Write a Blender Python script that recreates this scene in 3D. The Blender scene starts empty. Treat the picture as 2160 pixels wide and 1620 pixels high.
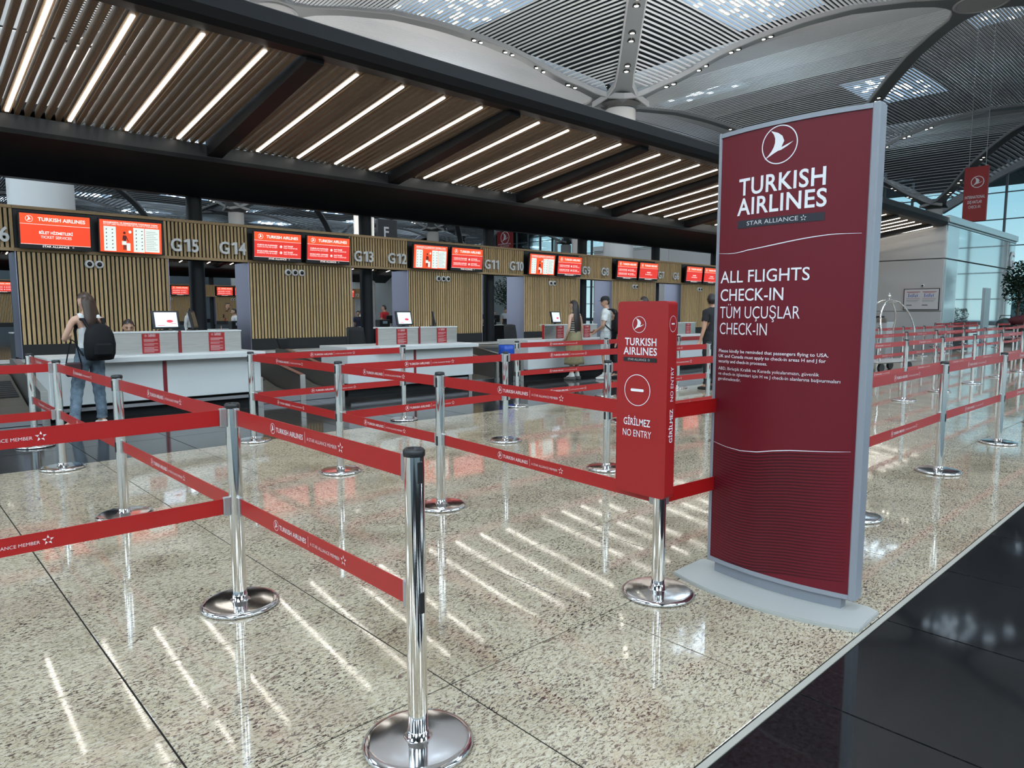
import bpy, bmesh, math, random
import numpy as np
from mathutils import Vector, Matrix
random.seed(7)
SC = bpy.context.scene
COL = SC.collection
R = math.radians
PI = math.pi

# ------------------------------------------------------------------ camera, sky, exposure
CH = 1.46
cd = bpy.data.cameras.new('camera')
cam = bpy.data.objects.new('camera', cd); COL.objects.link(cam)
cd.sensor_width = 36.0; cd.lens = 36.0 * 1459.7 / 2160.0
cd.clip_start = 0.05; cd.clip_end = 600
cam.location = (0, 0, CH)
cam.rotation_euler = (R(90 - 5.896), 0, R(46.99 - 90))
SC.camera = cam

w = bpy.data.worlds.new('world'); SC.world = w; w.use_nodes = True
wn = w.node_tree.nodes; wl = w.node_tree.links; wn.clear()
wo = wn.new('ShaderNodeOutputWorld'); wb = wn.new('ShaderNodeBackground')
wt = wn.new('ShaderNodeTexCoord'); wsx = wn.new('ShaderNodeSeparateXYZ'); wr = wn.new('ShaderNodeValToRGB')
wl.new(wt.outputs['Generated'], wsx.inputs[0]); wl.new(wsx.outputs['Z'], wr.inputs[0])
wr.color_ramp.elements[0].position = 0.0; wr.color_ramp.elements[0].color = (0.86, 0.97, 1.0, 1)
we = wr.color_ramp.elements.new(.13); we.color = (0.46, 0.68, 0.80, 1)
wr.color_ramp.elements[2].position = 0.5; wr.color_ramp.elements[2].color = (0.36, 0.56, 0.82, 1)
wl.new(wr.outputs[0], wb.inputs[0]); wb.inputs[1].default_value = 0.62
wl.new(wb.outputs[0], wo.inputs[0])
SKYLIGHT = 11.0      # radiance of the roof glazing
FILLW = 480.0         # watts of each lamp added, without a known fixture, to brighten the vault
STRIP = 4.5          # radiance of the canopy light strips
SC.view_settings.view_transform = 'Standard'; SC.view_settings.look = 'None'
SC.view_settings.exposure = 0.80; SC.view_settings.gamma = 1.0
SC.view_settings.use_curve_mapping = False
try:
    SC.cycles.max_bounces = 6; SC.cycles.diffuse_bounces = 3; SC.cycles.glossy_bounces = 4
    SC.cycles.transmission_bounces = 4; SC.cycles.transparent_max_bounces = 6
    SC.cycles.sample_clamp_indirect = 4.0; SC.cycles.caustics_reflective = False; SC.cycles.caustics_refractive = False
    SC.cycles.use_denoising = True
except Exception:
    pass

# ------------------------------------------------------------------ materials
MATS = {}
def mat(name, col=(.5, .5, .5), rough=.5, metal=0., emit=None, es=0., spec=.5, alpha=1., coat=0., trans=0.):
    if name in MATS: return MATS[name]
    m = bpy.data.materials.new(name); m.use_nodes = True
    b = m.node_tree.nodes['Principled BSDF']
    b.inputs['Base Color'].default_value = (*col, 1)
    b.inputs['Roughness'].default_value = rough
    b.inputs['Metallic'].default_value = metal
    b.inputs['Specular IOR Level'].default_value = spec
    b.inputs['Coat Weight'].default_value = coat
    b.inputs['Transmission Weight'].default_value = trans
    b.inputs['Alpha'].default_value = alpha
    if emit: b.inputs['Emission Color'].default_value = (*emit, 1); b.inputs['Emission Strength'].default_value = es
    MATS[name] = m
    return m
def nodes(m): return m.node_tree.nodes, m.node_tree.links, m.node_tree.nodes['Principled BSDF']
def ramp(N, stops):
    r = N.new('ShaderNodeValToRGB'); e = r.color_ramp.elements
    while len(e) < len(stops): e.new(0.5)
    for i, (p, c) in enumerate(stops): e[i].position = p; e[i].color = (*c, 1) if len(c) == 3 else c
    return r
def mapped(N, L, scale=(1, 1, 1), rot=(0, 0, 0), kind='Position'):
    g = N.new('ShaderNodeNewGeometry') if kind == 'Position' else N.new('ShaderNodeTexCoord')
    mp = N.new('ShaderNodeMapping'); mp.inputs['Scale'].default_value = scale; mp.inputs['Rotation'].default_value = rot
    L.new(g.outputs[kind], mp.inputs[0]); return mp
def noise(N, L, mp, scale, detail=4, rough=.6, dist=0.):
    n = N.new('ShaderNodeTexNoise'); n.inputs['Scale'].default_value = scale; n.inputs['Detail'].default_value = detail
    n.inputs['Roughness'].default_value = rough; n.inputs['Distortion'].default_value = dist
    L.new(mp.outputs[0], n.inputs['Vector']); return n
def mixc(N, L, f, a, b, mode='MIX'):
    x = N.new('ShaderNodeMix'); x.data_type = 'RGBA'; x.blend_type = mode
    for s, v in (('Factor', f), ('A', a), ('B', b)):
        i = [k for k in x.inputs if k.name == s and (k.type == 'RGBA' or s == 'Factor' and k.type == 'VALUE')][0]
        if isinstance(v, tuple): i.default_value = (*v, 1)
        elif isinstance(v, (int, float)): i.default_value = v
        else: L.new(v, i)
    return [o for o in x.outputs if o.type == 'RGBA'][0]

def granite():
    m = mat('granite', rough=.07, spec=.55); N, L, B = nodes(m)
    mp = mapped(N, L, (1, 2.3, 1), (0, 0, R(-40)))
    mp2 = mapped(N, L)
    big = noise(N, L, mp2, 1.4, 4, .6)
    base = ramp(N, [(.3, (.36, .30, .22)), (.5, (.54, .48, .38)), (.72, (.44, .355, .28))]); L.new(big.outputs[0], base.inputs[0])
    mid = noise(N, L, mp, 34, 4, .7, .5)
    c1 = ramp(N, [(.38, (1, 1, 1)), (.55, (.80, .75, .66)), (.75, (1.12, 1.12, 1.1))]); L.new(mid.outputs[0], c1.inputs[0])
    col = mixc(N, L, 1.0, base.outputs[0], c1.outputs[0], 'MULTIPLY')
    sp = noise(N, L, mp, 44, 4, .68, .9)
    f1 = ramp(N, [(.525, (0, 0, 0)), (.575, (1, 1, 1))]); L.new(sp.outputs[0], f1.inputs[0])
    dens = noise(N, L, mp2, 3.0, 2, .5)
    f1b = ramp(N, [(.35, (.55, .55, .55)), (.6, (1, 1, 1))]); L.new(dens.outputs[0], f1b.inputs[0])
    f1m = N.new('ShaderNodeMath'); f1m.operation = 'MULTIPLY'; L.new(f1.outputs[0], f1m.inputs[0]); L.new(f1b.outputs[0], f1m.inputs[1])
    col = mixc(N, L, f1m.outputs[0], col, (.055, .032, .028))
    sp2 = noise(N, L, mp, 17, 6, .72, 1.6)
    f2 = ramp(N, [(.575, (0, 0, 0)), (.62, (.9, .9, .9))]); L.new(sp2.outputs[0], f2.inputs[0])
    col = mixc(N, L, f2.outputs[0], col, (.12, .075, .065))
    L.new(col, B.inputs['Base Color'])
    rr = noise(N, L, mp2, 7, 3); r3 = ramp(N, [(.3, (.03, .03, .03)), (.75, (.07, .07, .07))]); L.new(rr.outputs[0], r3.inputs[0]); L.new(r3.outputs[0], B.inputs['Roughness'])
    return m
def darkstone(name, c0, c1, rough):
    m = mat(name, rough=rough, spec=.34); N, L, B = nodes(m)
    mp = mapped(N, L); n = noise(N, L, mp, 55, 4, .7); r = ramp(N, [(.35, c0), (.7, c1)]); L.new(n.outputs[0], r.inputs[0]); L.new(r.outputs[0], B.inputs['Base Color'])
    return m
def wood(name, a, b, scale=(1, 1, 1), rough=.5):
    m = mat(name, rough=rough); N, L, B = nodes(m)
    mp = mapped(N, L, scale); n = noise(N, L, mp, 9, 5, .65, .4); r = ramp(N, [(.3, a), (.7, b)]); L.new(n.outputs[0], r.inputs[0])
    oi = N.new('ShaderNodeObjectInfo'); rr = ramp(N, [(0, (.78, .76, .74)), (1, (1.08, 1.06, 1.05))]); L.new(oi.outputs['Random'], rr.inputs[0])
    L.new(mixc(N, L, 1.0, r.outputs[0], rr.outputs[0], 'MULTIPLY'), B.inputs['Base Color'])
    return m
def brushed(name, col, rough, scale=(1, 1, 60)):
    m = mat(name, col, rough, 1.0); N, L, B = nodes(m)
    mp = mapped(N, L, scale); n = noise(N, L, mp, 4, 3, .6); r = ramp(N, [(.3, tuple(max(0, c * .82) for c in col)), (.7, tuple(min(1, c * 1.12) for c in col))])
    L.new(n.outputs[0], r.inputs[0]); L.new(r.outputs[0], B.inputs['Base Color']); return m

GRAN = granite()
BLACKST = darkstone('black_stone', (.004, .004, .0045), (.016, .016, .018), .06)
GREYST = darkstone('grey_brown_stone', (.020, .019, .019), (.040, .037, .036), .09)
GROUT = mat('grout', (.018, .016, .015), .9, spec=.1)
GROUTL = mat('light_grout', (.34, .32, .28), .6)
SLATW = wood('oak_slat', (.46, .31, .145), (.64, .455, .235), (12, 12, 1), .5)
SLATC = wood('walnut_slat', (.19, .125, .075), (.33, .225, .14), (14, 1, 14), .5)
TRIMW = wood('oak_trim', (.34, .23, .115), (.47, .32, .17), (1, 8, 8), .5)
BLK = mat('black_steel', (.0065, .007, .009), .48, spec=.3)
BLKP = mat('black_plastic', (.009, .009, .010), .4)
BLKM = mat('black_void', (.004, .004, .004), .8)
CHROME = mat('chrome', (.80, .79, .77), .07, 1.0)
CHROMEB = mat('chrome_base', (.72, .72, .73), .10, 1.0)
STEEL = brushed('brushed_steel', (.60, .59, .56), .28)
STEELD = brushed('dark_brushed_steel', (.42, .42, .44), .32)
STEELG = mat('satin_steel_side', (.42, .41, .52), .30, 1.0)
RED = mat('belt_red', (.37, .007, .007), .36, coat=.04)
REDS = mat('sign_red', (.33, .009, .010), .45)
REDB = mat('banner_red', (.135, .007, .015), .45, spec=.3)
REDBL = mat('banner_line', (.045, .003, .006), .5, spec=.3)
REDD = mat('dark_red', (.20, .008, .012), .4)
WHITE = mat('white_print', (.80, .78, .80), .5)
WHITEC = mat('white_laminate', (.60, .61, .60), .4)
WALLW = mat('white_panel', (.54, .53, .53), .09)
GREYF = mat('banner_grey', (.27, .28, .31), .38, .1)
PLATE = mat('base_plate_grey', (.36, .36, .34), .5)
LOUV = mat('louvre_grey', (.78, .80, .82), .5)
BANDM = mat('roof_band_grey', (.17, .185, .195), .4)
EDGE = mat('band_edge_grey', (.38, .39, .40), .4)
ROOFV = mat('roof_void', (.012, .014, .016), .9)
COLW = mat('column_white', (.62, .61, .60), .5)
COLLAR = mat('collar_dark', (.10, .10, .10), .4)
LAMP = mat('strip_lamp', (1, 1, 1), .5, emit=(1.0, .955, .86), es=STRIP)
SPOTM = mat('spot_lamp', (1, 1, 1), .5, emit=(1.0, .93, .78), es=14)
SKYM = mat('skylight_glazing', (.5, .7, .9), .5, emit=(.72, .88, 1.0), es=SKYLIGHT)
GAPGLOW = mat('louvre_gap_glow', (.3, .4, .5), .5, emit=(.42, .62, .85), es=.30)  # faint emission imitating skylight wash seen between the louvres
SCR_O = mat('screen_orange', (.3, .05, .02), .3, emit=(1.0, .085, .018), es=0.55)
SCR_R = mat('screen_red', (.2, .02, .02), .3, emit=(.78, .035, .022), es=0.55)
SCR_W = mat('screen_white', (.5, .5, .5), .3, emit=(.85, 1.0, .92), es=0.42)
SCR_T = mat('screen_text', (.5, .5, .5), .3, emit=(1.0, .86, .82), es=0.64)
SCR_K = mat('screen_dark_mark', (.03, .01, .01), .5, emit=(.10, .01, .005), es=.5)
MON = mat('monitor_screen', (.4, .5, .6), .2, emit=(.72, .84, 1.0), es=0.55)
SKIN = mat('skin', (.52, .29, .19), .55)
SKIN2 = mat('skin_light', (.62, .37, .26), .55)
HAIRB = mat('hair_dark', (.016, .010, .008), .38)
HAIRN = mat('hair_brown', (.045, .022, .013), .36)
GLASS = mat('facade_glass', (.75, .9, .92), .03, trans=1.0, spec=.5)
MIRG = mat('mirror_glass', (.60, .67, .67), .04, .85)
def glassfix():
    m = MATS['facade_glass']; N, L, B = nodes(m)
    t = N.new('ShaderNodeBsdfTransparent'); t.inputs[0].default_value = (.82, .95, .97, 1)
    g = N.new('ShaderNodeBsdfGlossy'); g.inputs['Roughness'].default_value = .03
    f = N.new('ShaderNodeFresnel'); f.inputs[0].default_value = 1.4
    x = N.new('ShaderNodeMixShader'); o = [n for n in N if n.type == 'OUTPUT_MATERIAL'][0]
    L.new(f.outputs[0], x.inputs[0]); L.new(t.outputs[0], x.inputs[1]); L.new(g.outputs[0], x.inputs[2]); L.new(x.outputs[0], o.inputs[0])
glassfix()

# ------------------------------------------------------------------ builders
class MB:
    def __init__(s): s.v = []; s.f = []; s.mi = []; s.cur = 0; s.sm = []
    def add(s, vs, fs, smooth=False):
        o = len(s.v); s.v += [tuple(p) for p in vs]
        for f in fs: s.f.append(tuple(i + o for i in f)); s.mi.append(s.cur); s.sm.append(smooth)
        return s
    def box(s, x0, x1, y0, y1, z0, z1):
        return s.add([(x0, y0, z0), (x1, y0, z0), (x1, y1, z0), (x0, y1, z0), (x0, y0, z1), (x1, y0, z1), (x1, y1, z1), (x0, y1, z1)],
                     [(0, 3, 2, 1), (4, 5, 6, 7), (0, 1, 5, 4), (1, 2, 6, 5), (2, 3, 7, 6), (3, 0, 4, 7)])
    def bbox(s, x0, x1, y0, y1, z0, z1, b=.005):   # box with chamfered top and vertical edges
        def ring(i, z): return [(x0 + i, y0, z), (x1 - i, y0, z), (x1, y0 + i, z), (x1, y1 - i, z), (x1 - i, y1, z), (x0 + i, y1, z), (x0, y1 - i, z), (x0, y0 + i, z)]
        def inn(z): return [(x0 + b, y0 + b, z), (x1 - b, y0 + b, z), (x1 - b, y0 + b, z), (x1 - b, y1 - b, z), (x1 - b, y1 - b, z), (x0 + b, y1 - b, z), (x0 + b, y1 - b, z), (x0 + b, y0 + b, z)]
        vs = ring(b, z0 + b) + ring(b, z1 - b)
        o = len(vs); vs += [(x0 + b, y0 + b, z1), (x1 - b, y0 + b, z1), (x1 - b, y1 - b, z1), (x0 + b, y1 - b, z1), (x0 + b, y0 + b, z0), (x1 - b, y0 + b, z0), (x1 - b, y1 - b, z0), (x0 + b, y1 - b, z0)]
        fs = [(i, (i + 1) % 8, 8 + (i + 1) % 8, 8 + i) for i in range(8)]
        T = [o, o + 1, o + 1, o + 2, o + 2, o + 3, o + 3, o]; Bt = [o + 4, o + 5, o + 5, o + 6, o + 6, o + 7, o + 7, o + 4]
        for i in range(8):
            j = (i + 1) % 8; a, c = T[i], T[j]
            fs.append((8 + i, 8 + j, c, a) if a != c else (8 + i, 8 + j, a))
            a, c = Bt[i], Bt[j]
            fs.append((j, i, a, c) if a != c else (j, i, a))
        fs += [(o, o + 1, o + 2, o + 3), (o + 7, o + 6, o + 5, o + 4)]
        return s.add(vs, fs)
    def lathe(s, prof, n=24, c=(0, 0), z=0, cap=True, sx=1, sy=1):
        vs = []; fs = []
        for r, h in prof:
            for i in range(n):
                a = 2 * PI * i / n; vs.append((c[0] + sx * r * math.cos(a), c[1] + sy * r * math.sin(a), z + h))
        for k in range(len(prof) - 1):
            for i in range(n):
                j = (i + 1) % n; fs.append((k * n + i, k * n + j, (k + 1) * n + j, (k + 1) * n + i))
        s.add(vs, fs, True)
        if cap:
            for k, rev in ((0, True), (len(prof) - 1, False)):
                ring = vs[k * n:(k + 1) * n]; s.add(ring, [tuple(reversed(range(n))) if rev else tuple(range(n))])
        return s
    def tube(s, pts, r, n=8, cap=True):
        pts = [Vector(p) for p in pts]; rs = r if isinstance(r, (list, tuple)) else [r] * len(pts)
        vs = []; fs = []; up = Vector((0, 0, 1))
        prev = None
        for k, p in enumerate(pts):
            d = (pts[min(k + 1, len(pts) - 1)] - pts[max(k - 1, 0)]).normalized()
            a = d.cross(up) if prev is None else prev - d * prev.dot(d)
            if a.length < 1e-4: a = d.cross(Vector((1, 0, 0)))
            a.normalize(); b = d.cross(a); prev = a
            for i in range(n):
                t = 2 * PI * i / n; vs.append(p + (a * math.cos(t) + b * math.sin(t)) * rs[k])
        for k in range(len(pts) - 1):
            for i in range(n):
                j = (i + 1) % n; fs.append((k * n + i, k * n + j, (k + 1) * n + j, (k + 1) * n + i))
        s.add(vs, fs, True)
        if cap: s.add(vs[:n], [tuple(range(n))[::-1]]); s.add(vs[-n:], [tuple(range(n))])
        return s
    def prism(s, poly, y0, y1, axis='y'):   # poly of (a,b); extruded along axis
        n = len(poly)
        def P(a, b, t): return (a, t, b) if axis == 'y' else ((t, a, b) if axis == 'x' else (a, b, t))
        vs = [P(a, b, y0) for a, b in poly] + [P(a, b, y1) for a, b in poly]
        return s.add(vs, [tuple(range(n)), tuple(range(2 * n - 1, n - 1, -1))] + [(i, i + n, (i + 1) % n + n, (i + 1) % n) for i in range(n)])
    def ball(s, c, r, n=12, sc=(1, 1, 1)):
        vs = []; fs = []; m = n // 2
        for k in range(1, m):
            for i in range(n):
                a = 2 * PI * i / n; p = PI * k / m
                vs.append((c[0] + r * sc[0] * math.sin(p) * math.cos(a), c[1] + r * sc[1] * math.sin(p) * math.sin(a), c[2] + r * sc[2] * math.cos(p)))
        for k in range(m - 2):
            for i in range(n):
                j = (i + 1) % n; fs.append((k * n + j, k * n + i, (k + 1) * n + i, (k + 1) * n + j))
        t = len(vs); vs += [(c[0], c[1], c[2] + r * sc[2]), (c[0], c[1], c[2] - r * sc[2])]
        for i in range(n):
            j = (i + 1) % n; fs.append((t, i, j)); fs.append((t + 1, (m - 2) * n + j, (m - 2) * n + i))
        return s.add(vs, fs, True)
    def mesh(s, name):
        me = bpy.data.meshes.new(name); me.from_pydata(s.v, [], s.f)
        me.polygons.foreach_set('material_index', s.mi); me.polygons.foreach_set('use_smooth', s.sm); me.update()
        return me
    def build(s, name, m, parent=None, **k):
        return link(s.mesh(name), name, m, parent, **k)

def tag(o, label=None, cat=None, group=None, kind=None):
    if label: o['label'] = label
    if cat: o['category'] = cat
    if group: o['group'] = group
    if kind: o['kind'] = kind
    return o
def link(me, name, m=None, parent=None, loc=None, rot=None, scale=None, **k):
    o = bpy.data.objects.new(name, me); COL.objects.link(o)
    if m is not None and me is not None and not me.materials:
        for q in (m if isinstance(m, (list, tuple)) else [m]): me.materials.append(q)
    if parent is not None: o.parent = parent
    if loc is not None: o.location = loc
    if rot is not None: o.rotation_euler = rot
    if scale is not None: o.scale = scale
    return tag(o, **k)
def empty(name, loc=(0, 0, 0), rz=0, **k):
    o = bpy.data.objects.new(name, None); COL.objects.link(o); o.location = loc; o.rotation_euler = (0, 0, rz); o.empty_display_size = .1
    return tag(o, **k)
def copytree(o, parent=None):
    c = o.copy(); COL.objects.link(c); c.parent = parent
    for ch in list(o.children): copytree(ch, c)
    return c

# flat print (text and marks); lies in local XZ facing -Y unless turned
_tc = {}
def textmesh(body, size=1., bold=0., xs=1., align='LEFT', thick=0., sp=1., res=3):
    key = (body, size, bold, xs, align, thick, sp)
    if key in _tc: return _tc[key]
    c = bpy.data.curves.new('t', 'FONT'); c.body = body; c.size = size; c.offset = bold * size; c.extrude = thick
    c.align_x = align; c.space_character = sp; c.resolution_u = res; c.fill_mode = 'BOTH' if thick else 'FRONT'
    o = bpy.data.objects.new('t', c); COL.objects.link(o)
    dg = bpy.context.evaluated_depsgraph_get(); dg.update()
    me = bpy.data.meshes.new_from_object(o.evaluated_get(dg)); bpy.data.objects.remove(o)
    vs = [(v.co.x * xs, 0 - v.co.z, v.co.y) for v in me.vertices]; fs = [tuple(p.vertices) for p in me.polygons]
    bpy.data.meshes.remove(me); _tc[key] = (vs, fs); return _tc[key]
def put(mb, t, x=0, z=0, y=0, fit=None):
    vs, fs = t
    if fit:
        xs = [v[0] for v in vs]; zs = [v[2] for v in vs]; w0 = max(xs) - min(xs)
        k = fit / w0; x0 = min(xs); vs = [((v[0] - x0) * k, v[1], v[2]) for v in vs]
    mb.add([(v[0] + x, v[1] + y, v[2] + z) for v in vs], fs); return mb
BIRD = [(-.48, .76), (-.28, .70), (-.08, .61), (.08, .50), (.20, .37), (.27, .22), (.27, .08), (.20, -.04), (.12, -.13), (.32, -.09), (.77, .06),
        (.45, -.14), (.15, -.27), (-.15, -.36), (-.42, -.46), (-.82, -.66), (-.60, -.48), (-.42, -.28), (-.30, -.08), (-.24, .12), (-.24, .34), (-.32, .56)]
def logo(mb, cx, cz, r, y=0, ring=.07, n=40):
    vs = []; fs = []
    for i in range(n):
        a = 2 * PI * i / n
        for q in (1, 1 - ring): vs.append((cx + r * q * math.cos(a), y, cz + r * q * math.sin(a)))
    for i in range(n): j = (i + 1) % n; fs.append((2 * i, 2 * i + 1, 2 * j + 1, 2 * j))
    mb.add(vs, fs)
    # bird: strips between left and right contour
    Lc = [(-.48, .76), (-.32, .56), (-.24, .34), (-.24, .12), (-.30, -.08), (-.42, -.28), (-.60, -.48), (-.82, -.66)]
    Rc = [(-.46, .765), (-.08, .61), (.16, .42), (.27, .15), (.14, -.12), (-.02, -.30), (-.30, -.42), (-.80, -.655)]
    vs = [(cx + r * a, y, cz + r * b) for a, b in Lc + Rc]
    mb.add(vs, [(i, i + 1, 9 + i, 8 + i) for i in range(7)])
    w = [(.10, -.16), (.32, -.09), (.77, .06), (.45, -.14), (.12, -.29), (-.05, -.32)]
    mb.add([(cx + r * a, y, cz + r * b) for a, b in w], [tuple(range(6))]); return mb
def star(mb, cx, cz, r, y=0):
    for k in range(5):
        a = PI / 2 + 2 * PI * k / 5; b = a - .60; c_ = a + .42
        p = [(math.cos(a) * r, math.sin(a) * r), (math.cos(c_) * r * .50, math.sin(c_) * r * .50), (math.cos(b) * r * .42, math.sin(b) * r * .42)]
        mb.add([(cx + u, y, cz + v) for u, v in p], [(0, 1, 2)])
    return mb
def rect(mb, x0, x1, z0, z1, y=0): return mb.add([(x0, y, z0), (x1, y, z0), (x1, y, z1), (x0, y, z1)], [(0, 1, 2, 3)])

# ------------------------------------------------------------------ floor
PT = .936; YB = 1.13; YG = YB + 7 * PT; X0 = .66
floor = link(MB().box(-70, 140, -90, 190, -.30, -.0035).mesh('floor'), 'floor', GROUT, kind='structure')
def tile(nx, ny, g=.0034, b=.0015):
    return MB().add([(g, g, -.02), (nx * PT - g, g, -.02), (nx * PT - g, ny * PT - g, -.02), (g, ny * PT - g, -.02),
                     (g, g, -b), (nx * PT - g, g, -b), (nx * PT - g, ny * PT - g, -b), (g, ny * PT - g, -b),
                     (g + b, g + b, 0), (nx * PT - g - b, g + b, 0), (nx * PT - g - b, ny * PT - g - b, 0), (g + b, ny * PT - g - b, 0)],
                    [(0, 1, 5, 4), (1, 2, 6, 5), (2, 3, 7, 6), (3, 0, 4, 7), (4, 5, 9, 8), (5, 6, 10, 9), (6, 7, 11, 10), (7, 4, 8, 11), (8, 9, 10, 11)]).mesh('tile')
tg = tile(1, 1); tg.materials.append(GRAN)
for i in range(-2, 22):
    for j in range(7):
        link(tg, 'granite_tile', None, floor, (X0 + PT * i, YB + PT * j, 0))
tb = tile(1, 2, .0035); tb.materials.append(BLACKST)
for i in range(-1, 12):
    for j in range(3): link(tb, 'black_tile', None, floor, (X0 + PT * i, YB - .03 - PT * 2 * (j + 1), 0))
td = tile(1, 1, .0035); td.materials.append(GREYST)
for i in range(-2, 14):
    for j in range(4): link(td, 'grey_brown_tile', None, floor, (X0 + PT * i, YG + PT * j, 0))
far = MB()
def slab(x0, x1, y0, y1, nx, ny, mi):
    far.cur = mi
    for i in range(nx):
        for j in range(ny):
            a = x0 + (x1 - x0) * i / nx; b = x0 + (x1 - x0) * (i + 1) / nx; c = y0 + (y1 - y0) * j / ny; d = y0 + (y1 - y0) * (j + 1) / ny
            far.add([(a + .004, c + .004, 0), (b - .004, c + .004, 0), (b - .004, d - .004, 0), (a + .004, d - .004, 0)], [(0, 1, 2, 3)])
xa = X0 + 22 * PT
slab(xa, xa + 80 * PT, YB, YG, 80, 7, 0); slab(X0 - 30 * PT, X0 - 2 * PT, YB, YG, 28, 7, 0)
slab(X0 + 12 * PT, X0 + 102 * PT, YB - .03 - 20 * PT, YB - .03, 90, 10, 1)
slab(X0 - 30 * PT, X0 - PT, YB - .03 - 20 * PT, YB - .03, 29, 10, 1); slab(X0 - PT, X0 + 12 * PT, YB - .03 - 20 * PT, YB - .03 - 6 * PT, 13, 7, 1)
slab(X0 + 14 * PT, X0 + 102 * PT, YG, YG + 4 * PT, 88, 4, 2); slab(X0 - 30 * PT, X0 - 2 * PT, YG, YG + 4 * PT, 28, 4, 2)
slab(X0 - 30 * PT, X0 + 102 * PT, YG + 4 * PT, YG + 104 * PT, 132, 100, 2)
far.build('distant_tiles', [GRAN, BLACKST, GREYST], floor, kind='stuff')
MB().box(-30, 90, YB - .028, YB - .004, -.02, .0005).build('border_strip', GROUTL, floor)

# ------------------------------------------------------------------ roof
GX, GY, LX, LY = 4.1, 24.8, 27.2, 27.0
TT = [0, .05, .1, .17, .25, .3, .4, .52, .65, .8, 1.0]; ZZ = [12.75, 13.05, 13.6, 14.1, 15.0, 15.5, 16.25, 17.0, 17.6, 17.9, 18.0]
def eh(t): return float(np.interp(t, TT, ZZ))
ceil = empty('ceiling', (0, 0, 0), kind='structure')
def arch(bm_, b): return .3 * max(0, bm_) ** 1.3 * (1 - (b / max(bm_, 1e-3)) ** 2) if bm_ > 0 else 0
def panel(cx, cy, alongx, single, amin=-2):
    """diamond panel between two columns; louvres run across the column-to-column axis"""
    LA, LB = (LX, LY) if alongx else (LY, LX)
    near = math.hypot(cx, cy) < 62; pitch = .175 if near else .35; n = int(LA / pitch); big = MB()
    for k in range(n):
        a = -1 + 2 * (k + .5) / n
        ext = 1 - abs(a) - .045
        if ext < .05: continue
        # rounded corners of the panel
        if abs(a) > .86: ext *= min(1, (1 - abs(a)) / .14) ** .3
        ns = 12 if near else 8; vs = []; fs = []; pa = a * LA / 2; wv = .056 if near else .115; hv = .04
        mid = max(.03, 1 - abs(a))
        for s_ in range(ns + 1):
            b = -ext + 2 * ext * s_ / ns
            z = eh(mid) + arch(mid, b); pb = b * LB / 2
            if abs(b) > ext * .985 : z += .0
            for da, dz in ((-wv, 0), (wv, 0), (wv, hv), (-wv, hv)):
                p = (pa + da, pb) if alongx else (pb, pa + da)
                vs.append((cx + p[0], cy + p[1], z + dz + .06))
        for s_ in range(ns):
            o = s_ * 4
            for i in range(4): fs.append((o + i, o + (i + 1) % 4, o + 4 + (i + 1) % 4, o + 4 + i))
        if single and a > amin: MB().add(vs, fs).build('louvre', LOUV, ceil)
        else: big.add(vs, fs)
    if big.v: big.build('louvre_field', LOUV, ceil, kind='stuff')
singles = {(17.7, 24.8): -.05, (31.3, 38.3): 2, (31.3, 11.3): -2}
panels = []
for i in range(-2, 5):
    for j in range(-3, 6):
        cx, cy = GX + LX * (i + .5), GY + LY * j; panels.append((cx, cy, True))
        cx, cy = GX + LX * i, GY + LY * (j + .5); panels.append((cx, cy, False))
def visible(cx, cy):
    d = Vector((cx, cy)); f = Vector((math.cos(R(46.99)), math.sin(R(46.99)))); s = Vector((f.y, -f.x))
    return d.dot(f) > -4 and abs(d.dot(s)) < d.dot(f) * .80 + 16
for cx, cy, ax in panels:
    if cx > 88 or not visible(cx, cy): continue
    kk_ = (round(cx, 1), round(cy, 1)); panel(cx, cy, ax, kk_ in singles, singles.get(kk_, 2))
# bands from each column to the four neighbouring crowns, with downlights
def bandstrip(p0, p1):
    mb = MB(); n = 26; d = Vector((p1[0] - p0[0], p1[1] - p0[1])); Ln = d.length; d.normalize(); s = Vector((-d.y, d.x))
    vs = []
    for k in range(n + 1):
        t = k / n; wd = .46 + 1.1 * max(0, 1 - t / .10) ** 2 + 1.5 * max(0, (t - .86) / .14) ** 2
        c = Vector(p0) + d * Ln * t; z = eh(t)
        for q, dz in ((-wd, .25), (-wd, 0), (-wd + .07, -.03), (wd - .07, -.03), (wd, 0), (wd, .25)):
            vs.append((c.x + s.x * q, c.y + s.y * q, z + dz))
    for k in range(n):
        for i in range(5):
            mb.cur = 0 if i == 2 else 1
            mb.add([vs[k * 6 + i], vs[k * 6 + i + 1], vs[k * 6 + 7 + i], vs[k * 6 + 6 + i]], [(0, 1, 2, 3)])
    return mb
dl_lamp = MB().lathe([(.10, -.02), (.10, 0)], 12).mesh('lamp'); dl_lamp.materials.append(SPOTM)
dl_ring = MB().lathe([(.17, .10), (.19, -.03), (.125, -.03), (.12, .06)], 16, cap=False).mesh('ring'); dl_ring.materials.append(BLKP)
for i in range(-1, 5):
    for j in range(-2, 6):
        c = (GX + LX * i, GY + LY * j)
        if not visible(*c) and not (i, j) == (1, 0): continue
        if c[0] > 88: continue
        for sx in (-1, 1):
            for sy in (-1, 1):
                e = (c[0] + sx * LX / 2, c[1] + sy * LY / 2)
                if e[0] > 90: continue
                bandstrip(c, e).build('roof_band', [BANDM, EDGE], ceil)
                if math.hypot(*c) > 110: continue
                for t in (.13, .15, .22, .24, .31, .33, .40, .42):
                    px, py, pz = c[0] + (e[0] - c[0]) * t, c[1] + (e[1] - c[1]) * t, eh(t) - .04
                    r_ = link(dl_ring, 'downlight', None, ceil, (px, py, pz)); link(dl_lamp, 'lamp', None, r_, (0, 0, .0))
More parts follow.
